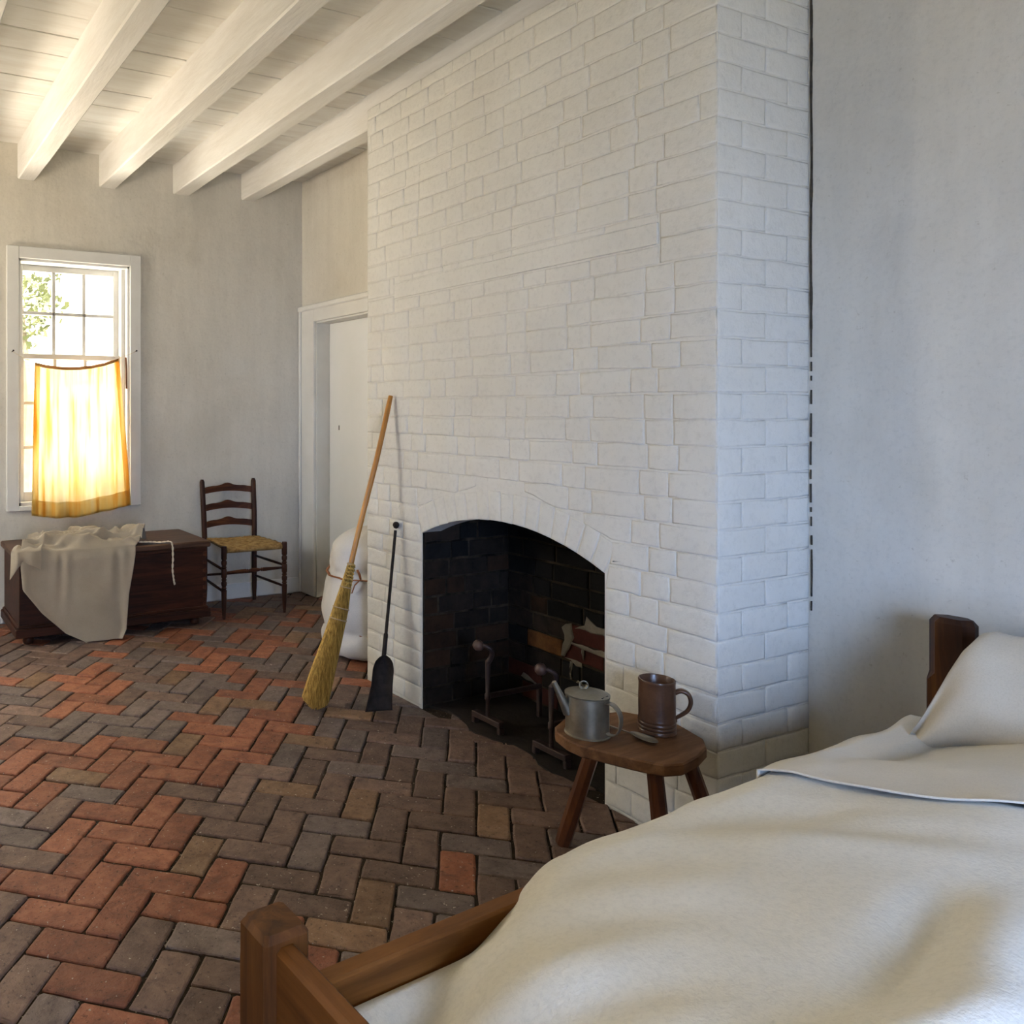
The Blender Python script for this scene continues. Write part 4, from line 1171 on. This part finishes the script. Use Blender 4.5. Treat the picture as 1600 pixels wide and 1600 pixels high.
for a, b in (((1.925, 1.735, ZS - .034), (1.964, 1.884, .003)), ((2.000, 1.585, ZS - .034), (2.020, 1.560, .003)), ((2.175, 1.620, ZS - .034), (2.262, 1.545, .003))):
    pp = [Vector(a).lerp(Vector(b), t) for t in (0, .15, .9, 1)]
    part(MB().tube(pp, [.0215, .022, .0235, .0225], 8), 'leg', 'stool_leg_wood', so, ST, angle=30)

# ------------------------------------------------------------------ tin pot
TP = Vector((1.957, 1.782, ZS))
tpo = empty('tin_teapot', tuple(TP)); tag(tpo, 'dull tin pot with straight spout on the stool', 'teapot')
T = Matrix.Translation(TP)
r0 = .062
part(MB().lathe([(r0 - .002, .0005), (r0 + .003, .001), (r0 + .003, .004), (r0, .006), (r0 - .0005, .06), (r0 - .001, .113), (r0 + .0015, .1145), (r0 + .0015, .118), (r0 - .002, .119)], 40, T), 'body', 'tin', tpo, tuple(TP), smooth=True, angle=40)
part(MB().lathe([(r0 + .001, .119), (r0 + .002, .1205), (r0 * .8, .1245), (r0 * .45, .1275), (.004, .1285)], 40, T), 'lid', 'tin', tpo, tuple(TP), smooth=True, angle=40)
rt = Vector((CA, -SA, 0)); fw = Vector((SA, CA, 0))
rc = TP + Vector((0, 0, .138)) - rt * .002 + fw * .022
part(MB().tube([rc + (rt * .6 + fw * -.1).normalized() * (.011 * math.cos(x)) + Vector((0, 0, .011 * math.sin(x))) for x in [2 * math.pi * k / 18 for k in range(19)]], .0048, 6, .35), 'lid_ring', 'tin', tpo, tuple(TP), smooth=True)
sp0 = TP - rt * (r0 - .006) + Vector((0, 0, .062)); sp1 = TP - rt * (r0 + .038) + Vector((0, 0, .155))
part(MB().tube([sp0, sp0.lerp(sp1, .5), sp1], [.0165, .0115, .0068], 14), 'spout', 'tin', tpo, tuple(TP), smooth=True, angle=50)
hd = (rt * .64 - fw * .77).normalized()
base = TP + hd * (r0 - .002)
hp = smooth_path([base + Vector((0, 0, .108)), base + hd * .022 + Vector((0, 0, .106)), base + hd * .040 + Vector((0, 0, .085)), base + hd * .042 + Vector((0, 0, .052)), base + hd * .030 + Vector((0, 0, .024)), base + hd * .010 + Vector((0, 0, .016)), base + Vector((0, 0, .020))], 5)
wd = hd.cross(Vector((0, 0, 1)))
mb = MB(); vs = []
for i, p in enumerate(hp):
    tt = (hp[min(i + 1, len(hp) - 1)] - hp[max(i - 1, 0)]).normalized(); nn = tt.cross(wd).normalized(); w = lerp(.013, .0085, i / len(hp))
    vs += [p + wd * w + nn * .0012, p - wd * w + nn * .0012, p - wd * w - nn * .0012, p + wd * w - nn * .0012]
fs = [[i * 4 + k, i * 4 + (k + 1) % 4, (i + 1) * 4 + (k + 1) % 4, (i + 1) * 4 + k] for i in range(len(hp) - 1) for k in range(4)] + [[0, 1, 2, 3], [len(vs) - 4 + k for k in range(4)]]
mb.add(vs, fs); part(mb, 'handle', 'tin', tpo, tuple(TP), smooth=True, angle=50)
hg = TP + hd * (r0 - .008) + Vector((0, 0, .1205))
part(MB().tube([hg + wd * .018, hg - wd * .018], .0028, 8), 'hinge', 'iron', tpo, tuple(TP), smooth=True)

# ------------------------------------------------------------------ mug
MG = Vector((2.158, 1.702, ZS))
mg = empty('stoneware_mug', tuple(MG)); tag(mg, 'tall brown glazed stoneware mug standing on the stool', 'mug')
T = Matrix.Translation(MG); rm = .0525
prof = [(rm - .004, .0005), (rm + .001, .003), (rm + .0005, .010), (rm - .0015, .013), (rm + .001, .016), (rm + .0005, .021), (rm - .0015, .0235), (rm + .001, .027), (rm, .032), (rm - .0015, .035), (rm + .0005, .038), (rm - .0005, .043), (rm - .0015, .046), (rm - .001, .10), (rm - .002, .145), (rm - .001, .152), (rm - .0005, .156), (rm - .0015, .159), (rm - .004, .1595), (rm - .006, .156), (rm - .007, .05), (rm - .009, .012), (.004, .010)]
part(MB().lathe(prof, 40, T), 'body', 'stoneware', mg, tuple(MG), smooth=True, angle=50)
hd = (rt * .90 - fw * .42).normalized(); base = MG + hd * (rm - .005)
hp = smooth_path([base + Vector((0, 0, .124)), base + hd * .018 + Vector((0, 0, .132)), base + hd * .036 + Vector((0, 0, .124)), base + hd * .043 + Vector((0, 0, .102)), base + hd * .036 + Vector((0, 0, .078)), base + hd * .018 + Vector((0, 0, .060)), base + hd * .003 + Vector((0, 0, .048)), base + hd * .003 + Vector((0, 0, .038))], 5)
part(MB().tube(hp, [lerp(.0125, .0075, i / (len(hp) - 1)) for i in range(len(hp))], 12, .62, up=hd.cross(Vector((0, 0, 1))).cross(Vector((0, 0, 1)))), 'handle', 'stoneware', mg, tuple(MG), smooth=True)

# ------------------------------------------------------------------ spoon
A_ = Vector((2.045, 1.785, ZS + .009)); B_ = Vector((2.060, 1.712, ZS + .007)); C_ = Vector((2.067, 1.628, ZS + .004))
spn = empty('metal_spoon', tuple(B_)); tag(spn, 'tarnished metal spoon lying between pot and mug', 'spoon')
part(MB().tube([A_ + Vector((-.004, .04, 0)), A_, B_ + Vector((0, .004, .001)), B_ + Vector((0, -.01, -.001))], [.0055, .0048, .0032, .0035], 8, .55), 'handle', 'tin', spn, tuple(B_), smooth=True)
dv = (C_ - B_); Lq = dv.length; dv.normalize(); sdv = Vector((-dv.y, dv.x, 0)).normalized()
def bowl(u, v):
    w = interp([(0, .004), (.12, .012), (.35, .020), (.6, .0225), (.82, .0185), (.94, .011), (1, .003)], v); s = (u - .5) * 2
    z = -.007 * (1 - s * s) * math.sin(math.pi * min(1, v)) + .004
    return tuple(B_ + dv * (Lq * v) + sdv * (w * s) + Vector((0, 0, z + .002)))
part(MB().grid(bowl, 12, 18), 'bowl', 'tin', spn, tuple(B_), smooth=True, thick=.0014)

# ------------------------------------------------------------------ bed
BP = Vector((.512, 1.008, 0)); BR = R(4.0); BLEN, BWID = 2.095, 1.16
def bed(u, v, z): return (BP.x + u * math.cos(BR) + v * math.sin(BR), BP.y + u * math.sin(BR) - v * math.cos(BR), z)
bd = empty('wooden_bed', (BP.x, BP.y, 0), BR); tag(bd, 'low wooden bedstead with square corner posts', 'bed')
def bpart(mb, name, mat, **k): return mb.build(name, mat, bd, **k)       # built in bed axes: x along, y across (negative = towards the viewer)
def post(u, y, h, sx, sy, mat, ch):
    mb = MB(); vs = []; fs = []
    prof = [(0.0, 0), (0, h - .20 if h > .7 else h - .022), (-.0, h - .16 if h > .7 else h - .021), (0, h - .016), (.010, h)]
    levels = [(0.002, 0), (h - .17, 0), (h - .15, 0), (h - .014, 0), (h, .008)] if h > .7 else [(0.002, 0), (h - .06, 0), (h - .05, 0), (h - .010, 0), (h, .006)]
    for li, (z, ins) in enumerate(levels):
        c = ch if li >= 2 else .004
        a, b = sx / 2 - ins, sy / 2 - ins
        for p in ((-a + c, -b), (a - c, -b), (a, -b + c), (a, b - c), (a - c, b), (-a + c, b), (-a, b - c), (-a, -b + c)): vs.append((u + p[0], y + p[1], z))
    n = 8
    for r in range(len(levels) - 1):
        for k in range(n): fs.append([r * n + k, r * n + (k + 1) % n, (r + 1) * n + (k + 1) % n, (r + 1) * n + k])
    fs += [list(range(n)), [(len(levels) - 1) * n + k for k in range(n)]]
    mb.add(vs, fs); return bpart(mb, 'post', mat)
post(0, 0, .648, .072, .072, 'bed_post_wood', .005)
post(0, -BWID, .648, .072, .072, 'bed_post_wood', .008)
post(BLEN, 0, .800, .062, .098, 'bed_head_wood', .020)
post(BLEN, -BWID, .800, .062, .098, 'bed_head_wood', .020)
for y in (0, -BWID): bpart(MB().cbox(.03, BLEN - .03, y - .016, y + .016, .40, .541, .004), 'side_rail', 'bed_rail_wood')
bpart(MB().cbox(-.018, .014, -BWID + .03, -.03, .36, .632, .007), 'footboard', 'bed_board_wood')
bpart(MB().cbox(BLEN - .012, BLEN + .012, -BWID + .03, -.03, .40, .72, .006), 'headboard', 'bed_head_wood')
mt = MB().cbox(.03, BLEN - .04, -BWID + .03, -.03, .345, .48, .05).build('mattress', 'ticking'); mt.location = (BP.x, BP.y, 0); mt.rotation_euler = (0, 0, BR)
tag(mt, 'mattress filling the wooden bedstead underneath the cream blanket', 'mattress')
for k in range(6):
    u = .25 + k * .32
    bpart(MB().cbox(u - .04, u + .04, -BWID + .01, -.01, .32, .342, .003), 'slat', 'bed_rail_wood')

def bed_z(u, v):             # blanket surface height above floor
    e = min(v, BWID - v)
    z = .574 + .080 * sm(0, .42, e) - .055 * sm(1.30, 1.75, u) * sm(.40, .02, e)
    z -= .115 * sm(.34, .03, u)                     # tucked down behind the footboard
    z -= .055 * sm(.55, .20, u) * sm(.30, .0, e)
    z += .016 * noise.noise(Vector((u * 2.1, v * 2.4, 1.0))) * sm(0, .2, e) + .008 * noise.noise(Vector((u * 5, v * 5, 3)))
    def ridge(u0, v0, u1, v1, w, h):
        a = Vector((u0, v0)); b = Vector((u1, v1)); p = Vector((u, v)); d = b - a
        t = max(0, min(1, (p - a).dot(d) / d.length_squared)); q = (a + d * t - p).length
        return h * math.exp(-(q / w) ** 2) * math.sin(math.pi * max(.06, min(.94, t * .8 + .1)))
    z += ridge(.22, .50, .62, .60, .05, .030) + ridge(.30, .66, .70, .80, .06, .030) - ridge(.30, .57, .66, .70, .035, .022)
    z += ridge(.08, .12, .50, .30, .05, .014) - ridge(.10, .20, .45, .40, .04, .010)
    z += ridge(.7, .05, 1.1, .35, .08, .012) - ridge(.85, .03, 1.15, .2, .05, .012)
    z += ridge(.90, .50, .48, .60, .05, .024) - ridge(.88, .44, .52, .50, .034, .020) - ridge(.90, .60, .52, .70, .04, .018)
    z += ridge(.95, .72, .55, .85, .06, .03) + ridge(.30, .10, .75, .22, .09, .02) - ridge(.95, .18, 1.12, .40, .06, .016)
    return z
HANG = .15
def blanket(s, t, lift=0.0, u0=.035, u1=1.30):
    u = lerp(u0, u1, s)
    over = sm(.32, .60, u)
    tot = BWID + 2 * HANG; d = t * tot
    v_in = lerp(.026, -.030, over)
    zed = lerp(.498, .556, over) - .009 * sm(1.3, 1.7, u)
    if d < HANG:
        v = v_in - .006 * math.sin(u * 20) * over; q = (HANG - d)
        z = zed - q * lerp(.5, 1, over)
    elif d > tot - HANG:
        v = BWID - v_in; z = zed - (d - (tot - HANG)) * lerp(.5, 1, over)
    else:
        k = (d - HANG) / BWID; v = lerp(v_in, BWID - v_in, k)
        e = min(v - v_in, BWID - v_in - v)
        z = lerp(zed, bed_z(u, min(max(v, 0), BWID)), sm(-.012, .07, e))
    if v < .05 and d >= HANG: z = max(z, lerp(.40, .553 - .008 * sm(1.3, 1.7, u), sm(.35, .9, over)))
    return (u, -v - 0.0, z + lift)
def bed_obj(mb, name, mat, label, cat, **k):
    o = mb.build(name, mat, None, smooth=True, **k); o.location = (BP.x, BP.y, 0); o.rotation_euler = (0, 0, BR)
    tag(o, label, cat); return o
bed_obj(MB().grid(lambda s, t: blanket(s, t), 90, 110), 'wool_blanket', 'wool_cream', 'cream wool blanket spread over the bed', 'blanket', thick=.006)
def fold_u(t): return 1.215 + .10 * sm(.12, .45, t) + .03 * math.sin(t * 14)
def sheet(s, t):
    tt = t
    k = s
    uu = lerp(fold_u(tt), 1.97, k)
    p = blanket(0, tt, 0, uu, uu)
    lift = .010 - .004 * sm(1.4, 1.7, uu) + .012 * math.exp(-(k / .018) ** 2) * (0.6 + .8 * noise.noise(Vector((tt * 9, 2, 2)))) + .006 * noise.noise(Vector((uu * 7, tt * 11, 6)))
    side_out = .008 if tt < HANG / (BWID + 2 * HANG) else 0
    return (p[0], p[1] + side_out, p[2] + lift)
bed_obj(MB().grid(sheet, 56, 100), 'bed_sheet', 'linen_sheet', 'pale linen sheet folded back over the blanket top', 'sheet', thick=.004)
def pillow(s, t):            # closed cushion, s around, t across the bed
    v = lerp(-.045, BWID + .0, t)
    e = min(v + .045, BWID - v)
    full = sm(.05, .175, e) ** .8
    a = 2 * math.pi * s
    hh = .012 + .132 * full; th = .010 + .098 * full
    ca, sa = math.cos(a), math.sin(a)
    lx = th * math.copysign(abs(ca) ** .8, ca); lz = hh * math.copysign(abs(sa) ** .8, sa)
    tilt = R(30)
    x = 1.925 + lx * math.cos(tilt) + lz * math.sin(tilt); z = .672 - lx * math.sin(tilt) + lz * math.cos(tilt)
    drop = (1 - full); z -= .145 * drop; x -= .11 * drop
    q = Vector((t * 9, ca, sa + 2)); w = noise.noise(q) * .012 + noise.noise(q * 2.3) * .005
    x += w * ca; z += w * sa
    x += .016 * math.sin(t * 24 + sa * 3) * sm(.3, .0, e) * (ca < 0)
    return (min(x, BLEN - .016), -v, z)
bed_obj(MB().grid(pillow, 48, 60), 'pillow', 'pillow_linen', 'plump beige linen pillow leaning against the headboard', 'pillow')

# ------------------------------------------------------------------ outside the window
g = MB(); g.grid(lambda u, v: (lerp(-30, 34, u), lerp(-30, 40, v), -.25), 4, 4)
struct(g.build('ground', 'grass'), 'sunlit grass outside the house')
def tree(x, y, h, crown, label, seed, nleaf=2600):
    t = empty('garden_tree', (x, y, -.25)); tag(t, label, 'tree')
    rg = random.Random(seed)
    tr_ = MB().tube([(x, y, -.25), (x + .1, y, h * .35), (x, y + .1, h * .7)], [.16, .12, .05], 8)
    part(tr_, 'trunk', 'bark', t, (x, y, -.25))
    mb = MB()
    for k in range(nleaf):
        d = Vector((rg.gauss(0, 1), rg.gauss(0, 1), rg.gauss(0, 1))).normalized() * crown * rg.uniform(.45, 1.0)
        d.z *= 1.15
        c = Vector((x, y, h * .68)) + d
        n1 = Vector((rg.gauss(0, 1), rg.gauss(0, 1), rg.gauss(0, 1))).normalized(); n2 = n1.orthogonal().normalized(); s = rg.uniform(.05, .10)
        mb.add([c - n1 * s, c + n2 * s * .5, c + n1 * s, c - n2 * s * .5], [(0, 1, 2, 3)])
    part(mb, 'foliage', 'leaf', t, (x, y, -.25))['kind'] = 'stuff'
tree(2.12, 12.6, 4.5, 0.72, 'leafy garden tree seen faintly through the left window panes', 3, 620)
